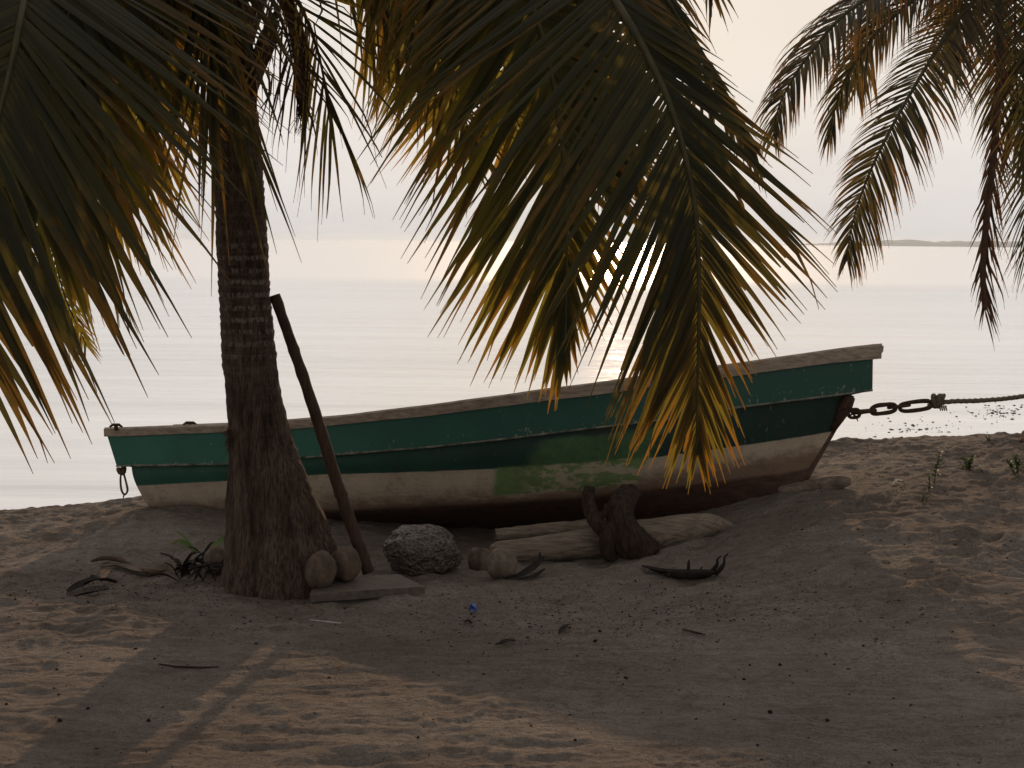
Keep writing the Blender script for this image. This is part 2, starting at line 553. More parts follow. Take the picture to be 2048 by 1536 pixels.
PROF = [(-60, -.8), (-9, -.45), (-6, -.34), (-4.2, -.25), (-2.9, -.13), (-1.9, -.11), (-1, -.125), (0, -.15), (.7, -.11), (1.25, -.02), (1.7, .11),
        (2.1, .24), (2.7, .31), (4.5, .40), (7, .5), (60, .9)]
_px = np.linspace(-60, 60, 2401)
_pz = np.interp(_px, [a for a, b in PROF], [b for a, b in PROF])
_k = np.hanning(13); _k /= _k.sum()
_pz = np.convolve(np.pad(_pz, 6, mode='edge'), _k, mode='valid')


def ground_base(x, y):
    w = smooth(6.0, 10.5, y)
    z = w * np.interp(x, _px, _pz)
    yc = np.interp(x, [-60, -4.5, -3.1, -2.2, 1.5, 2.4, 4.5, 60], [11.2, 11.7, 11.9, 12.7, 12.9, 12.4, 12.5, 12.5])
    o = np.maximum(y - yc, 0)
    fall = np.where(o < .8, .30 * o * o / 1.6 * 1.0, .12 + .30 * (o - .8)) * 1.15
    z = z - fall
    return np.maximum(z, -4.0)


FOOT = []
for _ in range(420):
    FOOT.append((RNG.uniform(-5.2, 5.6), RNG.uniform(7.3, 13.0), RNG.uniform(.07, .17), RNG.uniform(.6, 1.5), RNG.uniform(0, math.pi), RNG.uniform(.008, .024)))
for _ in range(120):
    FOOT.append((RNG.uniform(-4.5, 4.5), RNG.uniform(4.6, 7.6), RNG.uniform(.07, .16), RNG.uniform(.6, 1.6), RNG.uniform(0, math.pi), RNG.uniform(.004, .012)))


def ground_detail(X, Y):
    z = np.zeros_like(X)
    rough = .50 + .50 * smooth(6.8, 9.0, Y)
    for wl, amp, sd in ((1.7, .055, 1), (.62, .030, 2), (.27, .024, 3), (.12, .018, 4), (.058, .012, 5)):
        z += rough * amp * vnoise(X / wl + sd * 17, Y / wl * 1.15 + sd * 31, sd)
    z += (.007 + .006 * rough) * vnoise(X / .033, Y / .028, 8) * (.5 + vnoise(X / .8, Y / .5, 9))
    # long wind and rake streaks in the foreground
    z += (1 - .6 * smooth(7.5, 9.5, Y)) * (.013 * vnoise(X / .55 + 3, Y / .085 + .5 * X, 12) + .010 * vnoise(X / .22, Y / .035 - 1.2 * X, 13))
    return z


def ground_z(x, y):
    X, Y = np.array([[float(x)]]), np.array([[float(y)]])
    return float((ground_base(X, Y) + ground_detail(X, Y))[0, 0])


xs = np.concatenate([-np.geomspace(6000, 5.4, 26), np.arange(-5.3, 5.95, .0165), np.geomspace(6.0, 6000, 26)])
ys = np.concatenate([np.linspace(-60, 4.4, 20), np.arange(4.5, 8.4, .0125), np.arange(8.4, 13.4, .017), np.geomspace(13.45, 8000, 34)])
X, Y = np.meshgrid(xs, ys)
Z = ground_base(X, Y)
near = (X > -5.6) & (X < 6.2) & (Y > 4.2) & (Y < 14.5)
Z += np.where(near, ground_detail(X, Y), 0)
for fx, fy, r, el, an, dp in FOOT:
    i0, i1 = np.searchsorted(xs, [fx - .55, fx + .55])
    j0, j1 = np.searchsorted(ys, [fy - .55, fy + .55])
    if i1 <= i0 or j1 <= j0: continue
    dx, dy = X[j0:j1, i0:i1] - fx, Y[j0:j1, i0:i1] - fy
    ca, sa = math.cos(an), math.sin(an)
    q = (1 + .5 * vnoise(X[j0:j1, i0:i1] / .07, Y[j0:j1, i0:i1] / .07, 21)) * np.sqrt(((dx * ca + dy * sa) / (r * el)) ** 2 + ((-dx * sa + dy * ca) / r) ** 2)
    Z[j0:j1, i0:i1] += -dp * np.exp(-(q * 1.25) ** 4) + .55 * dp * np.exp(-((q - 1.25) / .33) ** 2)


def heap(x0, y0, r, h):
    global Z
    q2 = ((X - x0) ** 2 + (Y - y0) ** 2) / (r * r)
    Z += h * np.exp(-q2)


# sand drifted against the stern and under the logs
heap(-2.55, 10.95, .55, .10); heap(-1.7, 10.55, .5, .05)
nx, ny = len(xs), len(ys)
me = bpy.data.meshes.new('beach_sand')
V_ = np.stack([X, Y, Z], -1).reshape(-1, 3).astype(np.float32)
idx = np.arange(nx * ny).reshape(ny, nx)
F_ = np.stack([idx[:-1, :-1], idx[:-1, 1:], idx[1:, 1:], idx[1:, :-1]], -1).reshape(-1, 4)
me.vertices.add(len(V_)); me.vertices.foreach_set('co', V_.ravel())
me.loops.add(F_.size); me.loops.foreach_set('vertex_index', F_.ravel().astype(np.int32))
me.polygons.add(len(F_)); me.polygons.foreach_set('loop_start', np.arange(0, F_.size, 4, dtype=np.int32))
me.polygons.foreach_set('use_smooth', np.ones(len(F_), dtype=bool))
me.update(calc_edges=True)
me.materials.append(M_SAND)
sand = bpy.data.objects.new('sand', me)
COL.objects.link(sand)
tag(sand, kind='structure')


def gz(x, y):
    """height of the finished sand"""
    i = int(np.clip(np.searchsorted(xs, x), 1, nx - 1)); j = int(np.clip(np.searchsorted(ys, y), 1, ny - 1))
    tx = (x - xs[i - 1]) / (xs[i] - xs[i - 1]); ty = (y - ys[j - 1]) / (ys[j] - ys[j - 1])
    return float((Z[j - 1, i - 1] * (1 - tx) + Z[j - 1, i] * tx) * (1 - ty) + (Z[j, i - 1] * (1 - tx) + Z[j, i] * tx) * ty)


def on_sand(u, v):
    """point where the sight line through (u, v) meets the sand"""
    lo = 4.6
    for k in range(900):
        d = 4.6 + k * .0125
        p = at(u, v, d)
        if p.z <= gz(p.x, p.y):
            return Vector((p.x, p.y, gz(p.x, p.y)))
    return at(u, v, 15)


# ------------------------------------------------------------------ sea and far shore
mb = MB()
mb.add([(-9000, 11.5, SEA_Z), (9000, 11.5, SEA_Z), (9000, 15000, SEA_Z), (-9000, 15000, SEA_Z)], [(0, 1, 2, 3)])
sea = mb.build('sea', M_SEA, smooth=False)
tag(sea, kind='structure')

mb = MB()
top, n = [], 90
for i in range(n):
    u = 1560 + i * 12
    hh = 18 * min(1, i / 16) * (.75 + .35 * mn.noise((i * .21, 3, 0)) + .25 * mn.noise((i * .9, 7, 0)))
    p = at(u, 492, 3400)
    top.append((p.x, hh))
vs, fs = [], []
for x, h in top:
    vs += [(x, 3300, SEA_Z - 1), (x, 3320, SEA_Z + h * .6), (x, 3400, SEA_Z + h), (x, 3700, SEA_Z - 1)]
for i in range(n - 1):
    for k in range(3):
        fs.append((i * 4 + k, i * 4 + 4 + k, i * 4 + 5 + k, i * 4 + 1 + k))
mb.add(vs, fs)
coast = mb.build('far_shore', M_COAST)
tag(coast, kind='structure')

# the evening air over the water
hz_m = bpy.data.materials.new('haze_air')
hz_m.use_nodes = True
hz_m.node_tree.nodes.remove(hz_m.node_tree.nodes['Principled BSDF'])
pv = hz_m.node_tree.nodes.new('ShaderNodeVolumePrincipled')
pv.inputs['Color'].default_value = (.66, .82, 1.0, 1)
pv.inputs['Density'].default_value = .00020
pv.inputs['Anisotropy'].default_value = .6
hz_m.node_tree.links.new(pv.outputs[0], hz_m.node_tree.nodes['Material Output'].inputs['Volume'])
mb = MB()
mb.box((0, 1900, 3.0), (9000, 4000, 16.0))
hz_o = mb.build('haze', hz_m, smooth=False)
tag(hz_o, 'pale evening haze over the beach and the sea', 'haze', kind='stuff')

# ------------------------------------------------------------------ palms


def frond(parent, pts, n=90, L=((0, .5), (.3, 1.1), (.7, 1.1), (1, .35)), a0=65, a1=18, W=.045, droop=.5, dry=0.0, face=(0, -1, .15),
          seed=1, s0=.22, material=None, rib=None, rib_r=(.028, .004), sides=(-1, 1), lr=(1.0, 1.0), kink=.15, jag=1.0, vfold=.35, Lr=None, glow=None,
          gap=0.0, lift=0.0, label=None, nsub=10, ang=None, angr=None, spread=4.0):
    """a pinnate palm leaf: midrib along pts, two rows of long folded leaflets"""
    rnd = random.Random(seed)
    path = catmull(pts, nsub)
    cum = [0]
    for a, b in zip(path, path[1:]): cum.append(cum[-1] + (b - a).length)
    tot = cum[-1]

    def pos(s):
        d = s * tot
        i = min(max(int(np.searchsorted(cum, d)), 1), len(path) - 1)
        t = (d - cum[i - 1]) / max(cum[i] - cum[i - 1], 1e-6)
        j0, j1 = max(i - 2, 0), min(i + 1, len(path) - 1)
        return path[i - 1].lerp(path[i], t), (path[j1] - path[j0]).normalized()
    mb = MB()
    face = Vector(face).normalized()
    seg = 8
    G = Vector((0, 0, -1))
    for si, side in enumerate(sides):
        k_lr = lr[0] if side < 0 else lr[1]
        for k in range(n):
            if rnd.random() < .03 + gap: continue
            s = s0 + (1 - s0) * (k + .5 + rnd.uniform(-.3, .3) * jag + (.25 if side > 0 else 0)) / n
            s = min(max(s, 0), .999)
            p, t = pos(s)
            N = (face - t * face.dot(t)).normalized()
            B = t.cross(N)                               # to the photo's left when the rib runs down
            q = (s - s0) / (1 - s0)
            if ang: deg = interp(s, angr if (angr and side > 0) else ang)
            else: deg = a0 + (a1 - a0) * q
            al = R(deg + rnd.gauss(0, spread) * jag)
            ln = interp(s, Lr if (Lr and side > 0) else L) * k_lr * rnd.uniform(.86, 1.08)
            d = t * math.cos(al) - B * side * math.sin(al) + N * (rnd.gauss(0, .05) * jag + lift)
            d.normalize()
            tw = rnd.gauss(0, .24) * jag
            w = W * rnd.uniform(.66, 1.02) * (.55 + .45 * min(1, ln / .8))
            cut = rnd.uniform(.5, .85) if rnd.random() < .13 else 1.0
            ln *= cut
            kk = rnd.uniform(.45, .8) if rnd.random() < kink else 9
            thin = float(smooth(glow[0], glow[1], s)) if glow else 0.0  # amount of painted-in sun towards the leaf end
            rv = rnd.random(); tipd = rnd.uniform(.0, .75)
            dr = min(1, max(0, dry + rnd.gauss(0, .08) * (1 if dry else 0)))
            cur = p.copy()
            rows, cols = [], []
            for j in range(seg + 1):
                f = j / seg
                ww = w * min(1, .45 + f * 4.5) * (1 - f ** 2.2) ** .9 * (1 if f < .7 else 1 - 1.9 * (f - .7))
                if cut < 1: ww = max(ww, w * .45 * (1 - .6 * (f > .95)))
                ww = max(ww, .0022)
                x = d.cross(N)
                x = (x - d * x.dot(d)).normalized()
                nl = x.cross(d).normalized()
                xx = x * math.cos(tw) + nl * math.sin(tw)
                nn = nl * math.cos(tw) - x * math.sin(tw)
                rows += [cur - xx * ww * .5 - nn * ww * vfold, cur, cur + xx * ww * .5 - nn * ww * vfold]
                cols += [(f, rv, dr, thin)] * 3
                step = ln / seg
                cur = cur + d * step
                gk = droop * (.25 + 1.3 * f) * .16
                gk += max(0, f - .68) * tipd
                if f >= kk: gk += .55
                d = (d + G * gk + Vector((rnd.gauss(0, .012), rnd.gauss(0, .012), 0)) * jag).normalized()
            fs = []
            for j in range(seg):
                for c in range(2):
                    a_ = j * 3 + c
                    fs.append((a_, a_ + 1, a_ + 4, a_ + 3))
            mb.add(rows, fs, 0, cols)
    o = mb.build('frond', material or M_LEAF, parent)
    if label: o['label'] = label
    rb = MB()
    rr = [rib_r[0] + (rib_r[1] - rib_r[0]) * (i / (len(path) - 1)) ** .8 for i in range(len(path))]
    rb.tube(path, rr, 7, sq=.75)
    r_ = rb.build('midrib', rib or M_RIB)
    # midrib is a sub-part: same offset as the frond (frond sits at the palm's origin)
    r_.parent = o
    r_.data.transform(Matrix.Translation(-parent.location))
    return o


# -- the near palm
D_T = 8.65
TR_L = [(20, 416), (150, 418), (300, 425), (400, 431), (470, 433), (600, 438), (720, 446), (780, 453), (870, 460), (950, 458), (1050, 455), (1120, 452), (1165, 444), (1200, 436)]
TR_R = [(20, 500), (150, 508), (250, 517), (380, 528), (480, 535), (600, 541), (680, 549), (770, 558), (860, 577), (920, 601), (990, 631), (1060, 659), (1110, 678), (1165, 698), (1200, 706)]
foot = on_sand(565, 1160)
palm = empty('coconut_palm', (foot.x, D_T, gz(foot.x, D_T)), 'near coconut palm with thick flared ringed trunk standing in front of the boat stern', 'palm tree', 'coconut palms')
mb = MB()
NV, NA = 330, 72
vs, fs = [], []
for i in range(NV):
    v = 1215 - (1215 - 10) * i / (NV - 1)
    l, r = interp(v, TR_L), interp(v, TR_R)
    c = at((l + r) / 2, v, D_T)
    rad = (at(r, v, D_T) - at(l, v, D_T)).length / 2
    low = smooth(860, 1080, v)
    for k in range(NA):
        an = 2 * math.pi * k / NA
        p = Vector((c.x + math.cos(an) * rad, c.y + math.sin(an) * rad * (1 - .18 * low), c.z))
        ph = c.z / .056 + .9 * mn.noise((0, 0, c.z * 5)) + .8 * mn.noise((math.cos(an) * 1.3, math.sin(an) * 1.3, c.z * 2))
        saw = (ph % 1.0)
        amp = (.006 + .006 * mn.noise((an * .7, 1, c.z * 6))) * (1 - smooth(640, 820, v)) + .001
        d = amp * (saw - .5)
        d += .014 * mn.noise(Vector((p.x * 9, p.y * 9, p.z * 3.2))) * (.5 + low)
        cr = mn.noise(Vector((an * 9.0, 0, p.z * 1.6)))
        d += -.022 * max(0, cr - .12) * smooth(600, 800, v)
        d += .008 * mn.noise(Vector((p.x * 40, p.y * 40, p.z * 14)))
        d += .022 * low * mn.noise(Vector((an * 2.2, 4.0, p.z * .8)))
        f = 1 + d / max(rad, .05)
        vs.append((c.x + (p.x - c.x) * f, c.y + (p.y - c.y) * f, c.z))
for i in range(NV - 1):
    for k in range(NA):
        fs.append((i * NA + k, i * NA + (k + 1) % NA, (i + 1) * NA + (k + 1) % NA, (i + 1) * NA + k))
fs.append(tuple((NV - 1) * NA + k for k in range(NA)))
mb.add(vs, fs)
trunk = mb.build('trunk', M_BARK, palm)
# orange root tuft on the left flank of the trunk
mb = MB()
rn = random.Random(5)
for k in range(46):
    p = at(460 + rn.uniform(-2, 4), 880 + rn.uniform(-22, 20), D_T - .12 + rn.uniform(-.05, .05))
    d = Vector((-rn.uniform(.2, 1), -rn.uniform(0, .5), rn.uniform(-.9, .5))).normalized()
    ln = rn.uniform(.015, .045)
    mb.tube([p, p + d * ln * .6, p + d * ln + Vector((0, 0, -.008))], [.004, .003, .001], 5)
mb.build('root_tuft', M_FIBRE, palm)
# leaf bases and fibre cloth where the crown begins
mb = MB()
for k in range(26):
    an = rn.uniform(0, 6.28)
    h0 = rn.uniform(-40, 190)
    c = at(462, h0, D_T)
    p0 = c + Vector((math.cos(an) * .13, math.sin(an) * .13, 0))
    o_ = Vector((math.cos(an), math.sin(an), 0))
    mb.tube([p0, p0 + o_ * .06 + Vector((0, 0, .16)), p0 + o_ * .16 + Vector((0, 0, .34))], [.05, .055, .03], 8, sq=.5, jitter=.3)
for k in range(34):
    u0, v0 = rn.uniform(430, 640), rn.uniform(-20, 150)
    p = at(u0, v0, D_T - rn.uniform(-.1, .35))
    mb.tube([p, p + Vector((rn.uniform(-.05, .05), 0, -.12)), p + Vector((rn.uniform(-.1, .1), 0, -rn.uniform(.2, .45)))], [.012, .018, .003], 6, sq=.35)
mb.build('fibre_sheath', M_FIBRE, palm)
mb = MB()
mb.tube([at(560, -30, 8.5), at(588, 40, 8.45), at(604, 120, 8.45), at(606, 180, 8.45), at(612, 235, 8.45)], [.05, .05, .055, .06, .02], 12, sq=.6, jitter=.5)
for k in range(20):
    p = at(604 + rn.uniform(-12, 12), 190 + rn.uniform(-10, 10), 8.45)
    mb.tube([p, p + Vector((rn.uniform(-.03, .05), rn.uniform(-.03, .03), -.1)), p + Vector((rn.uniform(-.08, .1), 0, -.22))], [.004, .003, .001], 4)
mb.build('dead_spathe', M_FIBRE, palm)

CR = at(470, 20, D_T)


def path(*p, start=True):
    return ([CR] if start else []) + [at(*q) for q in p]


# big front leaf that hangs across the boat
frond(palm, path((800, -330, 7.2), (1080, -230, 6.1), (1230, 0, 5.45), (1300, 120, 5.32), (1350, 240, 5.25), (1388, 400, 5.25), (1398, 560, 5.28), (1397, 700, 5.32), (1394, 820, 5.36), (1394, 900, 5.4)),
      n=213, L=((.2, .6), (.5, 1.0), (.70, 1.02), (.79, .98), (.84, .98), (.89, .72), (.935, .5), (1, .2)), glow=(.84, .94), Lr=((.2, .4), (.6, .42), (.70, .52), (.75, .66), (.79, .84), (.83, .74), (.86, .52), (.90, .42), (.935, .46), (1, .2)),
      ang=((.2, 75), (.7, 62), (.79, 47), (.84, 30), (.89, 25), (.935, 27), (1, 8)), angr=((.2, 40), (.7, 24), (.79, 28), (.84, 36), (.87, 32), (.91, 24), (.935, 25), (1, 8)),
      W=.034, droop=0.09, seed=3, s0=.2, material=M_LEAF_SHADED, kink=.04, jag=.6, vfold=.25)
# lit leaf behind it, tip hanging straight down
frond(palm, path((760, -260, 7.9), (980, -160, 7.3), (1080, 60, 7.0), (1120, 260, 6.95), (1132, 430, 6.95), (1132, 610, 7.0), (1130, 690, 7.0)),
      n=126, L=((.2, .6), (.45, 1.3), (.7, 1.25), (.85, .95), (.95, .5), (1, .36)), lr=(1.0, .6), ang=((.2, 70), (.6, 50), (.8, 37), (.92, 20), (1, 4)),
      W=.055, droop=0.12, seed=5, s0=.22, material=M_LEAF, kink=.12, jag=.8, vfold=.2)
# leaf to the right, behind: pale edge against the sky
frond(palm, path((840, -360, 8.2), (1120, -260, 7.6), (1270, -90, 7.1), (1360, 40, 6.9), (1450, 190, 6.8), (1510, 300, 6.8)),
      n=126, L=((.2, .5), (.5, .9), (.8, .6), (1, .25)), lr=(1.0, .45), ang=((.2, 70), (.6, 50), (.8, 34), (1, 10)), angr=((.2, 30), (.6, 12), (1, 8)), W=.04, droop=0.19, seed=8, s0=.25, material=M_LEAF_SHADED, kink=.1, vfold=.25)
frond(palm, path((860, -460, 8.4), (1160, -440, 8.0), (1330, -260, 7.8), (1400, -110, 7.7), (1425, -20, 7.7)),
      n=92, L=((.2, .5), (.5, .6), (.8, .36), (1, .28)), a0=44, a1=10, W=.034, droop=0.31, seed=9, s0=.25, material=M_LEAF_SHADED)
# leaf between, dark filling behind the big one
frond(palm, path((700, -240, 8.2), (900, -200, 7.7), (1020, -80, 7.5), (1090, 50, 7.4), (1165, 150, 7.4), (1215, 250, 7.4), (1240, 330, 7.4)),
      n=126, L=((.2, .6), (.45, 1.1), (.7, .9), (.9, .6), (1, .3)), ang=((.2, 75), (.6, 58), (.85, 42), (1, 10)), W=.048, droop=0.15, seed=6, s0=.22, material=M_LEAF_SHADED, kink=.15, jag=.9, vfold=.2)
# leaf going right behind the trunk: green rows against the bright sky
frond(palm, path((640, -190, 9.1), (800, -150, 9.5), (930, -30, 9.9), (1000, 110, 10.1), (1040, 260, 10.2)),
      n=99, L=((.15, .8), (.4, 1.35), (.8, 1.2), (1, .5)), ang=((.1, 85), (.6, 76), (.85, 60), (1, 30)), W=.06, droop=0.07, seed=12, s0=.1, material=M_LEAF, kink=.06, jag=.7, vfold=.2)
frond(palm, path((600, -120, 8.9), (740, -60, 9.2), (850, 60, 9.4), (920, 200, 9.5), (950, 330, 9.5)),
      n=46, L=((.15, .5), (.5, .85), (.8, .7), (1, .35)), a0=64, a1=20, W=.03, droop=0.31, seed=13, s0=.15, material=M_LEAF_SHADED, kink=.3)
# straggling dry leaf right of the trunk
frond(palm, path((540, -60, 8.35), (600, 10, 8.2), (640, 120, 8.15), (660, 250, 8.15)),
      n=20, L=((.1, .6), (.5, 1.0), (1, .7)), a0=52, a1=10, W=.022, droop=0.37, seed=14, s0=.12, material=M_LEAF_SHADED, kink=.4, jag=1.8)
frond(palm, path((430, -80, 8.4), (520, -30, 8.1), (570, 60, 8.0), (590, 160, 8.0)),
      n=21, L=((.1, .5), (.5, .75), (1, .5)), a0=58, a1=20, W=.02, droop=0.56, dry=.35, seed=15, s0=.12, material=M_LEAF_DRY, rib=M_RIB_DRY, kink=.5, jag=2.0)
# leaf towards the camera: thin leaflets hanging over the trunk
frond(palm, path((440, -260, 7.7), (400, -240, 7.0), (400, -110, 6.6), (412, 20, 6.5), (430, 150, 6.5)),
      n=62, L=((.2, .7), (.6, 1.1), (.85, 1.1), (1, .95)), a0=44, a1=10, W=.03, droop=0.31, seed=17, s0=.25, material=M_LEAF_SHADED, kink=.1, jag=1.3)
# the left foreground leaf: rib runs off the frame, leaflets stream to the right
frond(palm, path((300, -330, 7.4), (150, -300, 6.2), (75, -130, 5.3), (45, 20, 4.95), (22, 130, 4.85), (-5, 240, 4.8), (-40, 380, 4.75), (-70, 520, 4.75), (-85, 640, 4.75)),
      n=147, L=((.2, .7), (.45, 1.2), (.7, 1.25), (.88, 1.0), (1, .6)), ang=((.2, 70), (.5, 56), (.7, 48), (1, 34)), W=.044, droop=0.10, seed=21, s0=.22, material=M_LEAF_SHADED, kink=.06, jag=.7, face=(.25, -1, .15), vfold=.2)
# leaves behind it
frond(palm, path((330, -220, 8.1), (210, -120, 7.4), (140, 60, 7.0), (100, 230, 6.9), (80, 370, 6.9), (70, 470, 6.9)),
      n=126, L=((.2, .6), (.5, 1.25), (.8, 1.15), (1, .6)), ang=((.2, 70), (.6, 52), (1, 22)), W=.05, droop=0.14, seed=23, s0=.2, material=M_LEAF, kink=.12, face=(.2, -1, .15), jag=.8, vfold=.2)
frond(palm, path((360, -120, 8.6), (290, -20, 8.5), (235, 120, 8.4), (205, 260, 8.4), (195, 380, 8.4)),
      n=103, L=((.15, .6), (.5, 1.1), (.8, .95), (1, .45)), a0=66, a1=20, W=.05, droop=0.19, seed=25, s0=.15, material=M_LEAF, kink=.2, vfold=.2)
frond(palm, path((380, -100, 9.3), (250, -20, 9.8), (140, 160, 10.1), (90, 350, 10.2), (120, 560, 10.2), (172, 690, 10.2)),
      n=115, L=((.2, .5), (.5, .7), (.8, .4), (1, .2)), a0=60, a1=22, W=.03, droop=0.19, seed=27, s0=.2, material=M_LEAF, kink=.1)
frond(palm, path((390, -160, 9.0), (320, -150, 9.4), (250, -40, 9.7), (225, 110, 9.8)),
      n=92, L=((.2, .6), (.5, 1.2), (.8, 1.1), (1, .6)), a0=70, a1=26, W=.05, droop=0.15, seed=28, s0=.2, material=M_LEAF_SHADED)
frond(palm, path((340, -260, 8.2), (240, -260, 7.2), (170, -120, 6.5), (140, 20, 6.3), (110, 160, 6.25)),
      n=115, L=((.2, .7), (.5, 1.25), (.8, 1.15), (1, .6)), ang=((.2, 74), (.6, 54), (1, 26)), W=.046, droop=0.12, seed=29, s0=.2, material=M_LEAF_SHADED, jag=.8, vfold=.2)
# upper crown, mostly above the frame
rn = random.Random(77)
for k, (uu, vv, dd) in enumerate([(900, -620, 8.6), (640, -760, 9.2), (300, -700, 8.8), (60, -520, 8.4), (480, -600, 7.2), (1000, -420, 7.7)]):
    e = at(uu, vv, dd)
    mid = CR.lerp(e, .5) + Vector((0, 0, .35))
    out = (e - CR); out.z = 0
    frond(palm, [CR, mid, e, e + out * .35 + Vector((0, 0, -.55)), e + out * .55 + Vector((0, 0, -1.3))],
          n=70, L=((.2, .6), (.5, 1.05), (.8, .8), (1, .4)), a0=62, a1=20, W=.048, droop=.7, seed=40 + k, s0=.2, material=M_LEAF_SHADED, face=(0, -.3, 1))

# -- the right palm, its trunk just outside the frame
bx, by = 4.62, 12.0
palm2 = empty('coconut_palm', (bx, by, gz(bx, by)), 'coconut palm at the right edge with drooping glossy fronds over the water', 'palm tree', 'coconut palms')
mb = MB()
zz0 = gz(bx, by) - .15
CR2 = Vector((4.40, 12.0, 4.55))
tp = catmull([(bx, by, zz0), (bx + .05, by, zz0 + .5), (bx + .1, by, 2.0), (bx + .02, by, 3.4), CR2], 24)
mb.tube(tp, [(.30 - .15 * min(1, i / 22) + .004 * ((i * 1.0) % 2)) for i in range(len(tp))], 28, jitter=.15)
mb.build('trunk', M_BARK, palm2)


def path2(*p): return [CR2] + [at(*q) for q in p]


frond(palm2, path2((1960, -150, 11.6), (1850, -70, 11.3), (1700, 20, 11.1), (1618, 110, 11.0), (1570, 185, 10.95), (1552, 235, 10.95), (1546, 275, 10.95)),
      n=150, L=((.15, .45), (.4, .62), (.7, .6), (.9, .42), (1, .22)), ang=((.1, 66), (.7, 48), (.9, 38), (1, 22)), W=.030, droop=1.5, seed=51, s0=.12, material=M_LEAF_FAR, kink=.06, face=(-.25, -.42, .85), vfold=.25)
frond(palm2, path2((1980, -60, 11.4), (1860, -20, 11.2), (1760, 60, 11.1), (1695, 150, 11.0), (1668, 225, 11.0), (1658, 275, 11.0)),
      n=120, L=((.15, .4), (.4, .5), (.7, .46), (.9, .34), (1, .22)), ang=((.1, 60), (.7, 42), (1, 18)), W=.028, droop=1.4, seed=52, s0=.12, material=M_LEAF_FAR, kink=.06, face=(-.25, -.5, .8), vfold=.25)
frond(palm2, path2((1985, -30, 11.3), (1900, 60, 11.1), (1825, 180, 10.9), (1760, 300, 10.8), (1722, 390, 10.8), (1702, 460, 10.8), (1694, 520, 10.8)),
      n=165, L=((.15, .5), (.4, .70), (.7, .64), (.88, .54), (1, .26)), ang=((.1, 64), (.6, 52), (.85, 42), (1, 20)), W=.028, droop=.75, seed=53, s0=.12, material=M_LEAF_FAR, kink=.05, face=(-.55, -.75, .45), lr=(.7, 1.0), vfold=.25)
frond(palm2, path2((1990, -120, 11.8), (1930, -30, 11.8), (1905, 60, 11.8), (1900, 130, 11.8)),
      n=90, L=((.15, .45), (.6, .55), (1, .3)), ang=((.1, 60), (.7, 36), (1, 14)), W=.028, droop=.9, seed=56, s0=.12, material=M_LEAF_FAR, kink=.06, face=(-.2, -.7, .6), vfold=.25)
frond(palm2, path2((2004, -40, 11.5), (2000, 120, 11.4), (1990, 280, 11.35), (1974, 430, 11.3), (1966, 540, 11.3), (1970, 620, 11.3)),
      n=80, L=((.15, .4), (.5, .5), (.8, .52), (1, .36)), lr=(.6, 1.0), a0=36, a1=15, W=.026, droop=.5, dry=.8, seed=55, s0=.12, material=M_LEAF_DRY, rib=M_RIB_DRY, rib_r=(.05, .028), kink=.1, jag=1.2)
frond(palm2, path2((2060, -60, 11.0), (2066, 120, 10.7), (2062, 280, 10.5), (2052, 420, 10.4), (2050, 520, 10.4)),
      n=90, L=((.12, .5), (.4, .72), (.8, .55), (1, .3)), a0=58, a1=20, W=.018, droop=.6, seed=57, s0=.1, material=M_LEAF_SHADED, kink=.2, jag=1.4)
frond(palm2, path2((2040, -100, 12.3), (2030, 60, 12.4), (2036, 200, 12.4), (2060, 330, 12.4)),
      n=70, L=((.12, .5), (.4, .85), (.8, .7), (1, .3)), a0=60, a1=20, W=.036, droop=.8, seed=58, s0=.1, material=M_LEAF_SHADED, kink=.2)
frond(palm2, path2((2100, -60, 11.6), (2120, 150, 11.3), (2115, 340, 11.2), (2105, 520, 11.2), (2100, 600, 11.2)),
      n=80, L=((.12, .5), (.4, .8), (.8, .6), (1, .3)), a0=56, a1=16, W=.036, droop=.7, dry=.5, seed=59, s0=.1, material=M_LEAF_DRY, kink=.3, jag=1.5)
for k, (uu, vv, dd) in enumerate([(2250, -120, 12.5), (2200, -260, 11.2), (1980, -380, 12.8), (2130, -420, 12.0), (1840, -110, 12.6)]):
    e = at(uu, vv, dd)
    mid = CR2.lerp(e, .5) + Vector((0, 0, .2))
    out = (e - CR2); out.z = 0
    frond(palm2, [CR2, mid, e, e + out * .4 + Vector((0, 0, -.6)), e + out * .5 + Vector((0, 0, -1.2))],
          n=60, L=((.2, .5), (.5, .8), (.8, .7), (1, .3)), a0=62, a1=20, W=.038, droop=.9, seed=70 + k, s0=.12, material=M_LEAF_FAR, face=(-.2, -.5, 1))

# ------------------------------------------------------------------ boat
YC, HEEL, YAW = 10.95, R(6), R(-13)
TH = math.tan(HEEL)
NB = 64
L_GT = [(208, 855), (300, 852), (450, 848), (580, 838), (700, 828), (830, 812), (1000, 790), (1160, 768), (1330, 745), (1480, 724), (1600, 707), (1700, 693), (1764, 687)]
L_GB = [(214, 870), (300, 867), (450, 861), (600, 853), (830, 830), (1000, 808), (1160, 787), (1330, 764), (1480, 742), (1640, 719), (1746, 709)]
L_R = [(233, 931), (450, 927), (620, 913), (760, 901), (850, 894), (1000, 878), (1160, 858), (1330, 838), (1480, 813), (1600, 798), (1690, 787), (1745, 779)]
L_R2 = [(263, 934), (450, 928), (620, 914), (760, 902), (850, 895), (1000, 880), (1160, 860), (1330, 840), (1480, 816), (1600, 802), (1703, 790)]
L_P = [(273, 971), (450, 962), (640, 949), (800, 945), (985, 938), (1160, 929), (1300, 916), (1480, 892), (1600, 874), (1664, 863)]
L_C = [(305, 1024), (500, 1026), (690, 1021), (850, 1013), (1000, 1006), (1150, 995), (1300, 979), (1460, 960), (1570, 946), (1622, 936)]
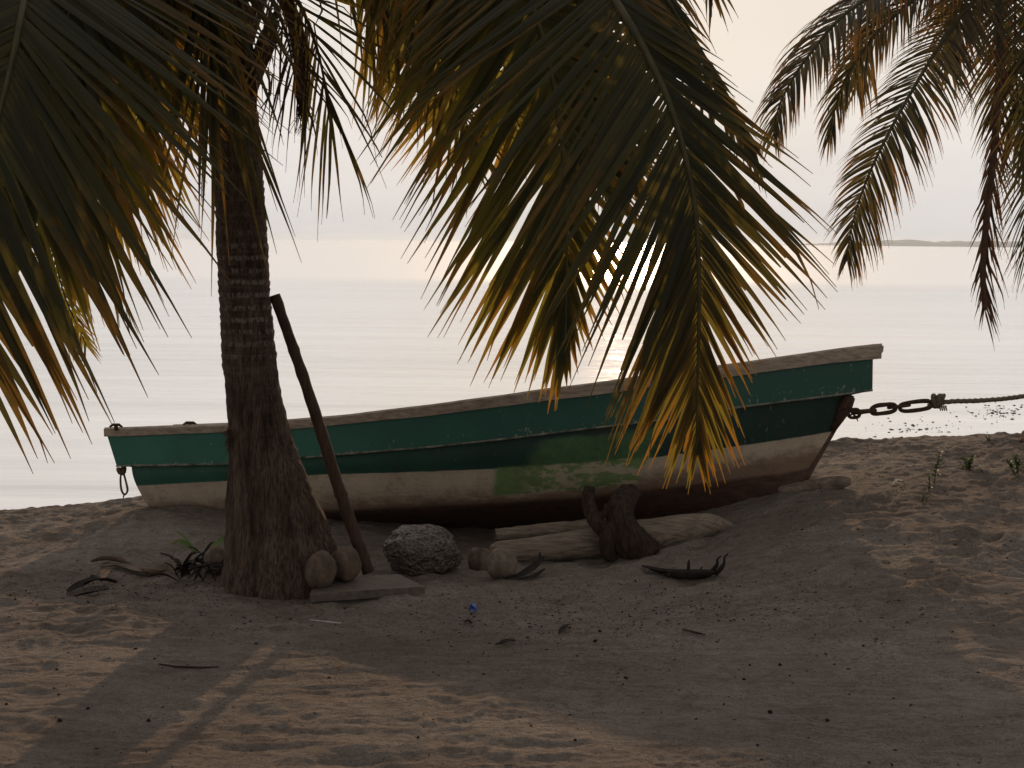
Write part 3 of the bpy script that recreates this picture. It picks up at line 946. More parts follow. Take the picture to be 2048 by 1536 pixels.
L_K = [(330, 1062), (500, 1068), (690, 1064), (850, 1060), (1000, 1056), (1150, 1050), (1300, 1042), (1460, 1026), (1545, 1006), (1596, 984)]


def fbeam(t):
    if t < .4: return 1 - .17 * ((.4 - t) / .4) ** 2
    return max(.035, 1 - ((t - .4) / .6) ** 2.5)


AXI = Vector((math.cos(YAW), math.sin(YAW), 0))          # along the boat, towards the bow
ACR = Vector((-math.sin(YAW), math.cos(YAW), 0))         # across it, away from the camera
PN = ACR * math.cos(HEEL) - Vector((0, 0, math.sin(HEEL)))
PQ = Vector((0, YC, 0))
BROT = Matrix((AXI, PN, AXI.cross(PN))).transposed()


def level(tab, hb, tend=1.0):
    out = []
    for j in range(NB + 1):
        t = j / NB
        u = tab[0][0] + (tab[-1][0] - tab[0][0]) * t
        b = hb * (fbeam(t) if hb > .05 else 1)
        d = at(u, interp(u, tab), 10) - CAM
        k = (-b - (CAM - PQ).dot(PN)) / d.dot(PN)
        out.append(CAM + d * k)
    return out


def mirror(p): return p - PN * (2 * (p - PQ).dot(PN))


def inward(p, d):
    """move a near side point d towards the centre plane, not past it"""
    h = -(p - PQ).dot(PN)
    return p + PN * min(d, max(h - .004, 0))


GT, GB, RR = level(L_GT, .80), level(L_GB, .775), level(L_R, .765)
R2, PL, CH, KE = level(L_R2, .715), level(L_P, .675), level(L_C, .56), level(L_K, .03)
UPV = AXI.cross(PN).normalized()
boat = empty('fishing_boat', (0, YC, gz(0, YC)), 'weathered green and cream open fishing boat pulled up on the beach', 'boat')


def uv_from(me, rows):
    uv = me.uv_layers.new(name='UVMap')
    for lp in me.loops:
        uv.data[lp.index].uv = rows[lp.vertex_index]


def skin(levels, subs, vvals, name, mm, thick, parent=boat, bulge=0.0):
    """both sides of the hull between the given level lines, as one shell"""
    mb = MB(); uvs = []
    rows = []
    for a, b, ns, va, vb in zip(levels, levels[1:], subs, vvals, vvals[1:]):
        for k in range(ns):
            f = k / ns
            rows.append(([inward(p.lerp(q, f), -bulge * math.sin(math.pi * f) * (fbeam(j / NB) if j < NB else 0)) for j, (p, q) in enumerate(zip(a, b))], va + (vb - va) * f))
    rows.append((levels[-1], vvals[-1]))
    for flip in (0, 1):
        vs = []
        for pts, vv in rows:
            for j, p in enumerate(pts):
                vs.append(mirror(p) if flip else p)
                uvs.append((j / NB, vv))
        W_ = NB + 1
        fs = []
        for i in range(len(rows) - 1):
            for j in range(NB):
                q = (i * W_ + j, (i + 1) * W_ + j, (i + 1) * W_ + j + 1, i * W_ + j + 1)
                fs.append(tuple(reversed(q)) if flip else q)
        mb.add(vs, fs)
    o = mb.build(name, mm, parent)
    uv_from(o.data, uvs)
    if thick:
        md = o.modifiers.new('thickness', 'SOLIDIFY')
        md.thickness = thick
        md.offset = -1
    return o, rows


# lower hull with its bottom and stern plate
hull, hrows = skin([R2, PL, CH, KE], [6, 6, 5], [1.0, .6, .25, 0.0], 'hull', M_HULL, .0, bulge=.018)
mb = MB(); uvs = []
vs = []
for pts, vv in hrows:
    p = pts[0]
    vs += [p, p.lerp(mirror(p), .5), mirror(p)]; uvs += [(0, vv)] * 3
fs = []
for i in range(len(hrows) - 1):
    for c in range(2):
        fs.append((i * 3 + c, i * 3 + c + 1, i * 3 + 4 + c, i * 3 + 3 + c))
mb.add(vs, fs)
tr = mb.build('transom', M_HULL, boat, smooth=False)
uv_from(tr.data, uvs)
# keel strip
mb = MB()
kp = [(p.lerp(mirror(p), .5)) for p in KE]
mb.tube(kp, [.03] * len(kp), 6)
mb.tube([(p[-1].lerp(mirror(p[-1]), .5)) for p in (R2, PL, CH, KE)], [.026, .026, .028, .03], 8)
kl = mb.build('keel', M_HULL, boat)
uv_from(kl.data, [(.95, .2)] * len(kl.data.vertices))
# upper strake: outer face, underside lip, stern and bow closings
mb = MB(); uvs = []
W_ = NB + 1
for flip in (0, 1):
    rows = []
    for k in range(7):
        f = k / 6
        rows.append(([p.lerp(q, f) for p, q in zip(GB, RR)], 1 - f))
    rows.append(([inward(p, .012) - UPV * .006 for p in RR], 0))
    rows.append((R2, 0))
    vs = []
    for pts, vv in rows:
        for j, p in enumerate(pts):
            vs.append(mirror(p) if flip else p); uvs.append((j / NB, vv))
    fs = []
    for i in range(len(rows) - 1):
        for j in range(NB):
            q = (i * W_ + j, (i + 1) * W_ + j, (i + 1) * W_ + j + 1, i * W_ + j + 1)
            fs.append(tuple(reversed(q)) if flip else q)
    mb.add(vs, fs)
    nl = len(rows)
# stern and bow plates of the strake
for e in (0, NB):
    vs = []
    for pts in (GB, RR, R2):
        p = pts[e]; vs += [p, mirror(p)]; uvs += [(e / NB, .5)] * 2
    mb.add(vs, [(0, 1, 3, 2), (2, 3, 5, 4)])
st = mb.build('sheer_strake', M_STRAKE, boat, smooth=False)
uv_from(st.data, uvs)
# pale chipped bead along the foot of the strake
mb = MB()
for flip in (0, 1):
    pts = [inward(p, -.004) - UPV * .004 for p in RR]
    mb.tube([mirror(p) if flip else p for p in pts], [.008 + .003 * mn.noise(p * 3) for p in pts], 6)
M_BEAD = simple_mat('worn_bead', (.03, .07, .052), (.40, .36, .29), 13, .8, bump=.8)
mb.build('rubbing_bead', M_BEAD, boat)
# gunwale cap
mb = MB()
for flip in (0, 1):
    vs, fs = [], []
    for j in range(NB + 1):
        t = j / NB
        a = GT[j]
        th_ = (GT[j] - GB[j]).length + .008
        wob = .006 * mn.noise(Vector((a.x * 2.5, 1, 0)))
        a = a + UPV * wob
        b_ = inward(a, .15)
        sec = [inward(a, -.006) - UPV * .014, inward(a, .012), inward(b_, -.02), b_ - UPV * .014, b_ - UPV * th_, inward(a, .004) - UPV * th_]
        vs += [mirror(p) if flip else p for p in sec]
    for j in range(NB):
        for k in range(6):
            q = (j * 6 + k, j * 6 + (k + 1) % 6, j * 6 + 6 + (k + 1) % 6, j * 6 + 6 + k)
            fs.append(tuple(reversed(q)) if not flip else q)
    fs.append(tuple(range(6)) if not flip else tuple(reversed(range(6))))
    fs.append(tuple(NB * 6 + k for k in (range(6) if flip else reversed(range(6)))))
    mb.add(vs, fs)
# blunt end over the stem and the cap across the stern
g0, g1 = GT[0], mirror(GT[0])
c_ = g0.lerp(g1, .5)
mb.box(c_ + AXI * .07 - UPV * .036, (.16, (g1 - g0).length - .30, .062), BROT)
cap = mb.build('gunwale', M_CAP, boat, smooth=False)
bv = cap.modifiers.new('soft', 'BEVEL'); bv.width = .008; bv.segments = 2; bv.limit_method = 'ANGLE'; bv.angle_limit = R(40)
# bow block
mb = MB()
bt = GT[-1].lerp(mirror(GT[-1]), .5)
mb.tube([bt - AXI * .16 + Vector((0, 0, -.055)), bt - AXI * .05 + Vector((0, 0, -.040)), bt - AXI * .006 + Vector((0, 0, -.040)), bt + AXI * .012 + Vector((0, 0, -.042))], [.036, .037, .036, .022], 14, sq=1.2)
mb.build('bow_cap', M_CAP, boat)
# inside: lining, floor boards and seats
inner_a = [inward(p, .045) for p in GB]
inner_b = [inward(p, .06) + UPV * .02 for p in R2]
inner_c = [inward(p, .07) + UPV * .05 for p in CH]
inner_d = [inward(p, .02) + UPV * .07 for p in KE]
lin, _r = skin([inner_a, inner_b, inner_c, inner_d], [3, 4, 3], [1, .7, .3, 0], 'inner_lining', M_INSIDE, 0)
for t, lab in ((.16, None), (.40, None), (.64, None)):
    j = int(t * NB)
    a = inward(R2[j], .05) + UPV * .05
    b_ = mirror(a)
    c_ = a.lerp(b_, .5)
    mb = MB()
    mb.box(c_, (.26, (b_ - a).length, .04), BROT)
    mb.build('thwart', M_CAP, boat, smooth=False)
# small fittings on the stern gunwale
for u, v, w_ in ((232, 853, .05), (380, 849, .055)):
    mb = MB()
    p = at(u, v, GT[4].y + .07)
    mb.tube([p + Vector((-w_, 0, -.004)), p + Vector((-w_ * .5, 0, .014)), p + Vector((w_ * .5, 0, .014)), p + Vector((w_, 0, -.004))], [.008, .012, .012, .008], 8)
    mb.tube([p + Vector((0, 0, -.03)), p + Vector((0, 0, .012))], .016, 8)
    mb.build('cleat', M_IRON, boat)
# iron bow plate and ring
stem = R2[-1].lerp(mirror(R2[-1]), .5)
mb = MB()
pl = [at(1697, 792, stem.y - .03), at(1688, 815, stem.y - .03), at(1678, 838, stem.y - .03), at(1664, 862, stem.y - .03)]
mb.tube(pl, [.045, .05, .035, .02], 10, jitter=.5)
mb.build('bow_plate', M_IRON, boat)
mb = MB()
c = at(1699, 823, stem.y)
mb.tube([c + Vector((math.cos(k / 14 * 6.283) * .028, 0, math.sin(k / 14 * 6.283) * .028)) for k in range(14)], .008, 8, closed=True)
mb.build('bow_ring', M_IRON, boat)
# red paint scrap under the stern gunwale
mb = MB()
q = [at(272, 868.5, GB[3].y - .004), at(296, 867.5, GB[3].y - .004), at(295, 872, GB[3].y - .004), at(273, 872.5, GB[3].y - .004)]
mb.add(q + [p + Vector((0, .02, 0)) for p in q], [(0, 1, 2, 3), (7, 6, 5, 4), (0, 4, 5, 1), (3, 2, 6, 7), (0, 3, 7, 4), (1, 5, 6, 2)])
mb.build('paint_scrap', simple_mat('red_paint', (.22, .03, .02), (.3, .05, .03), 12), boat, smooth=False)

# rope loop under the stern
d_ = RR[0].y + .06
loop = empty('rope_loop', at(246, 990, d_), 'short knotted rope loop hanging below the boat stern', 'rope')
mb = MB()
mb.tube([at(250, 922, d_ + .05), at(247, 930, d_ + .01), at(243, 940, d_)], .013, 8)
kn = at(243, 942, d_)
mb.tube([kn + Vector((math.cos(a) * .026, math.sin(a) * .02, .022 * math.sin(2 * a + .6))) for a in np.linspace(0, 6.28, 14)[:-1]], .016, 8, closed=True)
mb.tube([kn + Vector((.02 * math.cos(a), .024 * math.sin(a), .02 * math.cos(2 * a))) for a in np.linspace(0, 6.28, 14)[:-1]], .014, 8, closed=True)
mb.build('knot', M_ROPE, loop)
mb = MB()
mb.tube(catmull([at(242, 944, d_), at(241, 962, d_), at(243, 980, d_), at(249, 989, d_), at(255, 981, d_ - .01), at(252, 964, d_ - .01), at(247, 946, d_ - .01)], 6), .0085, 8, jitter=.2)
mb.tube([at(249, 987, d_), at(247, 993, d_), at(246, 998, d_)], [.007, .006, .003], 6)
mb.build('strand', M_ROPE, loop)

# mooring chain and rope
d_ = stem.y + .02


def oval(c, ax, l, w, r, flat):
    """one chain link: c centre, ax long axis, flat: link seen edge on"""
    ax = ax.normalized()
    side = Vector((0, 1, 0)) if flat else ax.cross(Vector((0, 1, 0))).normalized()
    pts = []
    for k in range(26):
        a = 2 * math.pi * k / 26
        ca, sa = math.cos(a), math.sin(a)
        pts.append(c + ax * (math.copysign(abs(ca) ** .65, ca) * l / 2) + side * (math.copysign(abs(sa) ** .75, sa) * w / 2))
    m_ = MB()
    m_.tube(pts, r, 10, closed=True, jitter=.25)
    return m_


chain = empty('mooring_chain', at(1780, 822, d_), 'short rusty chain between the boat bow ring and the mooring rope', 'chain')
ax = at(1860, 808, d_) - at(1700, 828, d_)
for u, v, l, w, r, fl in ((1708, 827, .085, .062, .013, False), (1730, 823, .15, .055, .015, True), (1767, 818, .185, .064, .0165, False), (1798, 813, .16, .045, .011, True), (1831, 812, .235, .066, .0165, False)):
    oval(at(u, v, d_), ax, l, w, r, fl).build('chain_link', M_IRON, chain)
mb = MB()
mb.tube([at(1700, 822, d_), at(1706, 828, d_), at(1713, 835, d_), at(1716, 843, d_)], [.007, .008, .007, .003], 6)
mb.build('wire_tie', M_IRON, chain)
rope_end = Vector((bx + .1, by - .17, 0))
rope = empty('mooring_rope', at(1890, 805, d_), 'dark taut mooring rope running from the chain out to the right', 'rope')
mb = MB()
e = at(2140, 772, by - .05)
pts = [at(1856, 813, d_), at(1875, 808, d_), at(1900, 803, d_)] + [at(1900, 803, d_).lerp(e, f) + Vector((0, 0, -.035 * math.sin(math.pi * f))) for f in (.2, .4, .6, .8, 1.0)]
pts = catmull(pts, 8)
mb.tube(catmull(pts, 3), .0175, 12, jitter=.12, fn=lambda p, an, f: 1 + .16 * math.cos(3 * an + p.x * 95))
for w in (-.02, .03):
    mb.tube([Vector((bx + .1 + math.cos(a) * .19, by + math.sin(a) * .19, e.z + w)) for a in np.linspace(0, 6.283, 25)[:-1]], .017, 8, closed=True)
mb.build('strand', M_ROPE, rope)
mb = MB()
kc = at(1874, 803, d_)
for sx, ph in ((0, 0), (.016, 1.2), (-.018, 2.1), (.032, .5)):
    mb.tube([kc + Vector((sx + .02 * math.sin(a + ph), .032 * math.cos(a), .042 * math.sin(a) + .004)) for a in np.linspace(0, 6.283, 15)[:-1]], .017, 8, closed=True, jitter=.2)
for k in range(4):
    p = at(1879 + k * 4, 811, d_)
    mb.tube([p, p + Vector((.006, 0, -.025)), p + Vector((.012, 0, -.04))], [.007, .006, .004], 6)
mb.build('knot', M_ROPE, rope)

# ------------------------------------------------------------------ things on the sand


def blob(name, c, sx, sy, sz, mm, rot=(0, 0, 0), subs=4, fn=None, parent=None):
    import bmesh
    bm = bmesh.new()
    bmesh.ops.create_icosphere(bm, subdivisions=subs, radius=1)
    from mathutils import Euler
    rm = Euler(rot).to_matrix()
    for vv in bm.verts:
        p = vv.co.copy()
        k = fn(p) if fn else 1
        vv.co = Vector(c) + rm @ Vector((p.x * sx * k, p.y * sy * k, p.z * sz * k))
    me = bpy.data.meshes.new(name)
    bm.to_mesh(me); bm.free()
    for p in me.polygons: p.use_smooth = True
    me.materials.append(mm)
    o = bpy.data.objects.new(name, me)
    COL.objects.link(o)
    if parent is not None: put(o, parent)
    return o


def coconut(u, v, d, w, h, mm, rot, label, seed, ground=None):
    """u, v: lowest visible point; three faced fibrous husk"""
    c = at(u, v, d)
    zb = c.z if ground is None else ground

    def fn(p):
        an = math.atan2(p.y, p.x)
        k = 1 + .075 * math.cos(3 * an + seed) * (1 - p.z * p.z) + .07 * mn.noise(p * 2.2 + Vector((seed, 0, 0))) + .02 * mn.noise(p * 7) + .012 * mn.noise(Vector((p.x * 20, p.y * 20, p.z * 6)))
        k *= 1 - .16 * max(0, abs(p.z) - .55)
        return k
    ctr = Vector((c.x, c.y, zb + h / 2 - .012))
    root = empty('coconut', (ctr.x, ctr.y, zb), label, 'coconut', 'fallen coconuts')
    blob('husk', ctr, w / 2, w / 2, h / 2, mm, rot, 5, fn, root)
    return root


# board
fl, fr, br, bl = on_sand(628, 1196), on_sand(848, 1188), on_sand(800, 1158), on_sand(640, 1160)
bz = max(gz(p.x, p.y) for p in (fl, fr, br, bl)) + .045
b_fl, b_fr, b_br, b_bl = [at(u, v, 8.0) for u, v in ((620, 1188), (850, 1173), (802, 1149), (640, 1150))]


def hit_z(u, v, z):
    a, b_ = at(u, v, 5), at(u, v, 12)
    f = (z - a.z) / (b_.z - a.z)
    return a.lerp(b_, f)


q = [hit_z(620, 1188, bz), hit_z(850, 1173, bz), hit_z(800, 1149, bz + .01), hit_z(636, 1152, bz + .01)]
mb = MB()
n1, n2 = 14, 8
vs, fs = [], []
for lay in (0, 1):
    for i in range(n1 + 1):
        for j in range(n2 + 1):
            a = q[0].lerp(q[1], i / n1); b_ = q[3].lerp(q[2], i / n1)
            p = a.lerp(b_, j / n2)
            edge = i in (0, n1) or j in (0, n2)
            p = p + Vector((.006 * mn.noise(p * 11) if edge else 0, .006 * mn.noise(p * 13) if edge else 0, .004 * mn.noise(p * 5)))
            vs.append(p - Vector((0, 0, .05 * lay)))
S = (n1 + 1) * (n2 + 1)
I = lambda i, j, l: l * S + i * (n2 + 1) + j
for i in range(n1):
    for j in range(n2):
        fs.append((I(i, j, 0), I(i + 1, j, 0), I(i + 1, j + 1, 0), I(i, j + 1, 0)))
        fs.append((I(i, j, 1), I(i, j + 1, 1), I(i + 1, j + 1, 1), I(i + 1, j, 1)))
for i in range(n1):
    fs.append((I(i, 0, 0), I(i, 0, 1), I(i + 1, 0, 1), I(i + 1, 0, 0)))
    fs.append((I(i, n2, 0), I(i + 1, n2, 0), I(i + 1, n2, 1), I(i, n2, 1)))
for j in range(n2):
    fs.append((I(0, j, 0), I(0, j + 1, 0), I(0, j + 1, 1), I(0, j, 1)))
    fs.append((I(n1, j, 0), I(n1, j, 1), I(n1, j + 1, 1), I(n1, j + 1, 0)))
mb.add(vs, fs)
recenter(tag(mb.build('wooden_board', M_BOARD, smooth=False), 'flat grey wooden board lying on the sand under the pole and two coconuts', 'board'))

# coconuts
p = hit_z(640, 1176, bz)
coconut(640, 1176, p.y, .185, .25, M_HUSK, (R(6), R(8), .3), 'left brown coconut of the pair standing on the board by the palm foot', 1, bz)
p = hit_z(691, 1162, bz + .006)
coconut(691, 1162, p.y, .185, .235, M_HUSK, (R(-4), R(-10), 1.3), 'right coconut of the touching pair on the board, nearest the pole', 2, bz + .006)
p = on_sand(1003, 1158)
coconut(1003, 1158, p.y + .07, .20, .22, M_HUSK_PALE, (R(10), R(-18), .6), 'pale grey coconut lying in front of the left end of the driftwood log', 3, gz(p.x, p.y + .07))
p = on_sand(955, 1140)
coconut(962, 1140, p.y + .06, .19, .17, M_HUSK, (R(60), R(30), .2), 'low brown coconut half hidden behind the pale one, next to the coral rock', 4, gz(p.x, p.y + .06) - .02)
p = on_sand(433, 1152)
coconut(433, 1152, p.y + .05, .17, .21, M_HUSK, (R(8), R(22), 2.2), 'dark coconut among dead leaves on the left side of the palm foot', 5, gz(p.x, p.y + .05) - .01)

# coral rock
p = on_sand(848, 1152)


def rockfn(p_):
    k = 1 + .16 * mn.noise(p_ * 1.3 + Vector((4, 2, 1))) + .07 * mn.noise(p_ * 4)
    dd, _ = mn.voronoi(p_ * 7.5)
    k -= .055 * (1 - min(1, dd[0] * 1.8)) * 1.0
    dd2, _ = mn.voronoi(p_ * 17)
    k -= .022 * (1 - min(1, dd2[0] * 1.8))
    return k


c = Vector((at(845, 1152, p.y + .2).x, p.y + .2, gz(p.x, p.y + .2) + .10))
rock = blob('coral_rock', c, .265, .21, .185, M_CORAL, (0, R(6), .3), 6, rockfn)
recenter(tag(rock, 'pitted brown coral rock on the sand between the pole foot and the log', 'rock'))

# pole
pole_foot = hit_z(737, 1144, bz + .0)
top = at(549, 590, D_T + .02)
mb = MB()
pp = catmull([pole_foot, pole_foot.lerp(top, .3) + Vector((-.008, 0, .0)), pole_foot.lerp(top, .62) + Vector((.005, 0, 0)), top], 22)
mb.tube(pp, [(.041 - .008 * i / len(pp)) * (1 + .10 * mn.noise((i * .35, 2, 0)) + (.12 if i % 17 == 4 else 0)) for i in range(len(pp))], 14, jitter=.12)
recenter(tag(mb.build('wooden_pole', M_POLE), 'long dark wooden pole leaning against the right side of the palm trunk', 'pole'))


def log(name, line, mm, label, cat, group=None, n=16, sub=14, jit=.18, sq=1.0, hollow=False, parent=None, fn=None):
    """line: (u, v_top, v_bottom, depth)"""
    cs, rs = [], []
    for u, vt, vb, d in line:
        a, b_ = at(u, vt, d), at(u, vb, d)
        cs.append((a + b_) / 2); rs.append((a - b_).length / 2)
    path_ = catmull(cs, sub)
    rr = [float(np.interp(i, np.arange(len(rs)) * sub, rs)) for i in range(len(path_))]
    m_ = MB()
    m_.tube(path_, rr, n, jitter=jit, sq=sq, cap=not hollow, fn=fn)
    if hollow:
        m_.tube(list(reversed(path_)), [r * .78 for r in reversed(rr)], n, jitter=jit, sq=sq, cap=False)
        k0, k1 = 0, len(path_) * n
        last = k1 + (len(path_) - 1) * n
        for k in range(n):
            pass
    o = m_.build(name, mm, parent)
    if label: recenter(tag(o, label, cat, group))
    return o


pl_, pr_ = on_sand(1010, 1128), on_sand(1440, 1068)
lg = log('driftwood_log', [(985, 1096, 1126, pl_.y + .10), (1000, 1082, 1129, pl_.y + .10), (1060, 1076, 1126, pl_.y + .11), (1130, 1064, 1118, pl_.y + .14), (1210, 1050, 1110, pl_.y + .19), (1300, 1038, 1102, pl_.y + .25), (1370, 1029, 1090, pl_.y + .31), (1415, 1027, 1077, pl_.y + .35), (1445, 1036, 1068, pl_.y + .38), (1468, 1049, 1057, pl_.y + .40)],
         M_DRIFT, 'pale driftwood log with a pointed right end lying in front of the boat keel', 'log', 'logs under the boat', n=30, jit=.05, fn=lambda p, an, f: 1 + .07 * mn.noise(Vector((math.cos(an) * 2, math.sin(an) * 2, p.x * 3))) + .05 * abs(mn.noise(Vector((math.cos(an) * 5, math.sin(an) * 5, p.x * 1.2)))) + .03 * mn.noise(p * 40) + (.25 * mn.noise(p * 22) if f < .06 else 0))
p2 = on_sand(985, 1082)
log('hollow_log', [(990, 1058, 1084, pl_.y + .34), (1040, 1052, 1082, pl_.y + .38), (1110, 1045, 1078, pl_.y + .44), (1180, 1038, 1074, pl_.y + .5), (1260, 1030, 1066, pl_.y + .56)],
    M_DRIFT, 'thin hollow log with an open left end lying behind the big driftwood log', 'log', 'logs under the boat', n=14, jit=.14, hollow=True)
pr2 = on_sand(1650, 985)
log('short_log', [(1560, 972, 1000, pr2.y + .25), (1610, 962, 992, pr2.y + .18), (1650, 953, 984, pr2.y + .1), (1685, 950, 976, pr2.y + .05), (1702, 957, 970, pr2.y + .03)],
    M_DRIFT, 'short pale log sticking out to the right under the boat bow', 'log', 'logs under the boat', n=16, jit=.15)
# root stump standing over the log
dR = pl_.y + .02
mb = MB()
def gnarl(p, an, f):
    q_ = Vector((math.cos(an) * 1.6, math.sin(an) * 1.6, p.length * 1.7))
    return 1 + .20 * mn.noise(q_) + .45 * (abs(mn.noise(Vector((math.cos(an) * 4, math.sin(an) * 4, p.z * 2.2)))) - .2) + .10 * mn.noise(p * 26)


def limb(pts, r0, r1, n=26):
    pp_ = catmull(pts, 14)
    k_ = len(pp_) - 1
    mb.tube(pp_, [(r0 + (r1 - r0) * i / k_) for i in range(k_ + 1)], n, fn=gnarl)


limb([at(1180, 974, dR + .16), at(1176, 996, dR + .13), at(1183, 1026, dR + .08), at(1204, 1056, dR + .02), at(1240, 1086, dR), at(1268, 1110, dR)], .036, .075)
limb([at(1262, 984, dR + .24), at(1246, 1006, dR + .14), at(1240, 1036, dR + .06), at(1256, 1072, dR), at(1290, 1112, dR)], .078, .118)
limb([at(1236, 1046, dR + .02), at(1216, 1070, dR - .03), at(1214, 1098, dR - .04), at(1222, 1116, dR - .02)], .06, .045)
limb([at(1262, 1080, dR), at(1302, 1098, dR + .03), at(1342, 1112, dR + .10)], .10, .035)
limb([at(1196, 1040, dR + .05), at(1210, 1024, dR + .02), at(1213, 1008, dR + .04)], .032, .010, 12)
recenter(tag(mb.build('root_stump', M_ROOT), 'dark forked root stump standing over the middle of the driftwood log', 'stump'))
# stick by the keel behind the pole
a = on_sand(706, 1040)
mb = MB()
mb.tube([a + Vector((0, .06, .012)), a + Vector((.09, .12, .04)), a + Vector((.2, .2, .07))], [.012, .02, .014], 8, jitter=.4)
recenter(tag(mb.build('broken_stick', M_ROOT), 'short dark broken stick beside the hull just right of the pole', 'stick'))


# dead leaves and scraps
def strip(mb, pts, w, up=(0, 0, 1), curl=.3):
    pts = [Vector(p) for p in pts]
    vs, fs = [], []
    n_ = len(pts)
    for i, p in enumerate(pts):
        t = (pts[min(i + 1, n_ - 1)] - pts[max(i - 1, 0)]).normalized()
        s_ = t.cross(Vector(up)).normalized()
        f = i / (n_ - 1)
        ww = w * (math.sin(math.pi * (.08 + .86 * f)) ** .8)
        vs += [p - s_ * ww / 2 + Vector((0, 0, curl * ww)), p, p + s_ * ww / 2 + Vector((0, 0, curl * ww * .6))]
    for i in range(n_ - 1):
        for c in range(2):
            fs.append((i * 3 + c, i * 3 + c + 1, i * 3 + c + 4, i * 3 + c + 3))
    k = len(vs)
    vs2 = [Vector(v) - Vector((0, 0, .003)) for v in vs]
    mb.add(vs + vs2, fs + [tuple(reversed([i + k for i in f])) for f in fs], 0, [(i / (2 * k), .3, 0, 0) for i in range(2 * k)])


def ps(u, v, h=0.0):
    p = on_sand(u, v)
    return p + Vector((0, 0, h))


mb = MB()
strip(mb, catmull([ps(1282, 1138, .02), ps(1320, 1150, .025), ps(1360, 1156, .03), ps(1400, 1156, .03), ps(1440, 1152, .03)], 5), .06)
for u0, v0, u1, v1, h in ((1375, 1156, 1378, 1126, .09), (1425, 1154, 1438, 1122, .11), (1440, 1154, 1452, 1118, .12), (1400, 1158, 1404, 1144, .05), (1345, 1156, 1330, 1146, .03)):
    a = ps(u0, v0, .02)
    mb.tube(catmull([a + Vector((-.03, 0, -.01)), a + Vector(((u1 - u0) * .0007, 0, h * .3)), a + Vector(((u1 - u0) * .0022, .01, h * .55)), a + Vector(((u1 - u0) * .0024, .02, h * .8)), a + Vector(((u1 - u0) * .0042, .02, h))], 4), [.017 - .00088 * q_ for q_ in range(17)], 7, jitter=.6)
mb.tube(catmull([ps(1300, 1142, .015), ps(1350, 1156, .025), ps(1390, 1160, .03), ps(1430, 1156, .03)], 6), [.012 + .018 * math.sin(math.pi * i / 18) for i in range(19)], 8, jitter=.5)
mb.col = []
recenter(tag(mb.build('rotten_branch', M_BLACKLEAF), 'black rotten branch with upright twigs on the sand right of the logs', 'branch'))
mb = MB()
strip(mb, catmull([ps(1010, 1160, .01), ps(1040, 1158, .02), ps(1068, 1148, .05), ps(1088, 1140, .09)], 5), .05)
strip(mb, catmull([ps(1030, 1160, .01), ps(1056, 1156, .03), ps(1076, 1150, .07), ps(1080, 1140, .12)], 5), .035)
strip(mb, catmull([ps(1035, 1162, .01), ps(1066, 1160, .02), ps(1090, 1150, .04)], 5), .03)
mb.col = []
recenter(tag(mb.build('dead_leaf', M_BLACKLEAF), 'black curled dead leaf lying right of the pale coconut', 'leaf', 'dead leaves'))
mb = MB()
strip(mb, catmull([ps(990, 1293, .01), ps(1004, 1294, .02), ps(1018, 1290, .02), ps(1032, 1285, .01)], 4), .035)
recenter(tag(mb.build('dead_leaf', M_BLACKLEAF), 'small dark dead leaf alone on the open sand in the foreground centre', 'leaf', 'dead leaves'))
mb = MB()
strip(mb, catmull([ps(1118, 1270, .01), ps(1126, 1266, .02), ps(1138, 1256, .02)], 4), .03)
recenter(tag(mb.build('dead_leaf', M_BLACKLEAF), 'tiny dark curled leaf on the sand below the pale coconut', 'leaf', 'dead leaves'))
mb = MB()
strip(mb, catmull([ps(928, 1246, .005), ps(936, 1248, .012), ps(944, 1252, .008)], 4), .025)
recenter(tag(mb.build('dead_leaf', M_BLACKLEAF), 'tiny black leaf scrap just below the blue flare spot', 'leaf', 'dead leaves'))
mb = MB()
strip(mb, catmull([ps(135, 1188, .01), ps(165, 1182, .03), ps(195, 1176, .05), ps(232, 1172, .02)], 5), .10)
strip(mb, catmull([ps(150, 1196, .01), ps(190, 1190, .02), ps(220, 1184, .02)], 5), .05)
mb.col = []
recenter(tag(mb.build('dead_leaf', M_BLACKLEAF), 'broad black dead leaf on the sand at the far left', 'leaf', 'dead leaves'))
mb = MB()
strip(mb, catmull([ps(203, 1176, .04), ps(212, 1168, .07), ps(226, 1162, .06)], 4), .06)
mb.col = []
recenter(tag(mb.build('dead_leaf', M_BROWNLEAF), 'small orange brown leaf sitting on the broad black leaf', 'leaf', 'dead leaves'))
mb = MB()
mb.tube(catmull([ps(182, 1128, .02), ps(215, 1124, .03), ps(250, 1132, .035), ps(280, 1146, .03), ps(305, 1152, .025), ps(332, 1148, .02)], 6), [.008 + .012 * abs(math.sin(i * .21)) for i in range(31)], 8, jitter=.5)
strip(mb, catmull([ps(200, 1138, .01), ps(240, 1138, .02), ps(280, 1150, .02), ps(330, 1152, .01)], 5), .06)
mb.col = []
recenter(tag(mb.build('dried_stalk', M_STALK), 'curved dried palm stalk lying on the sand left of the palm', 'stalk'))
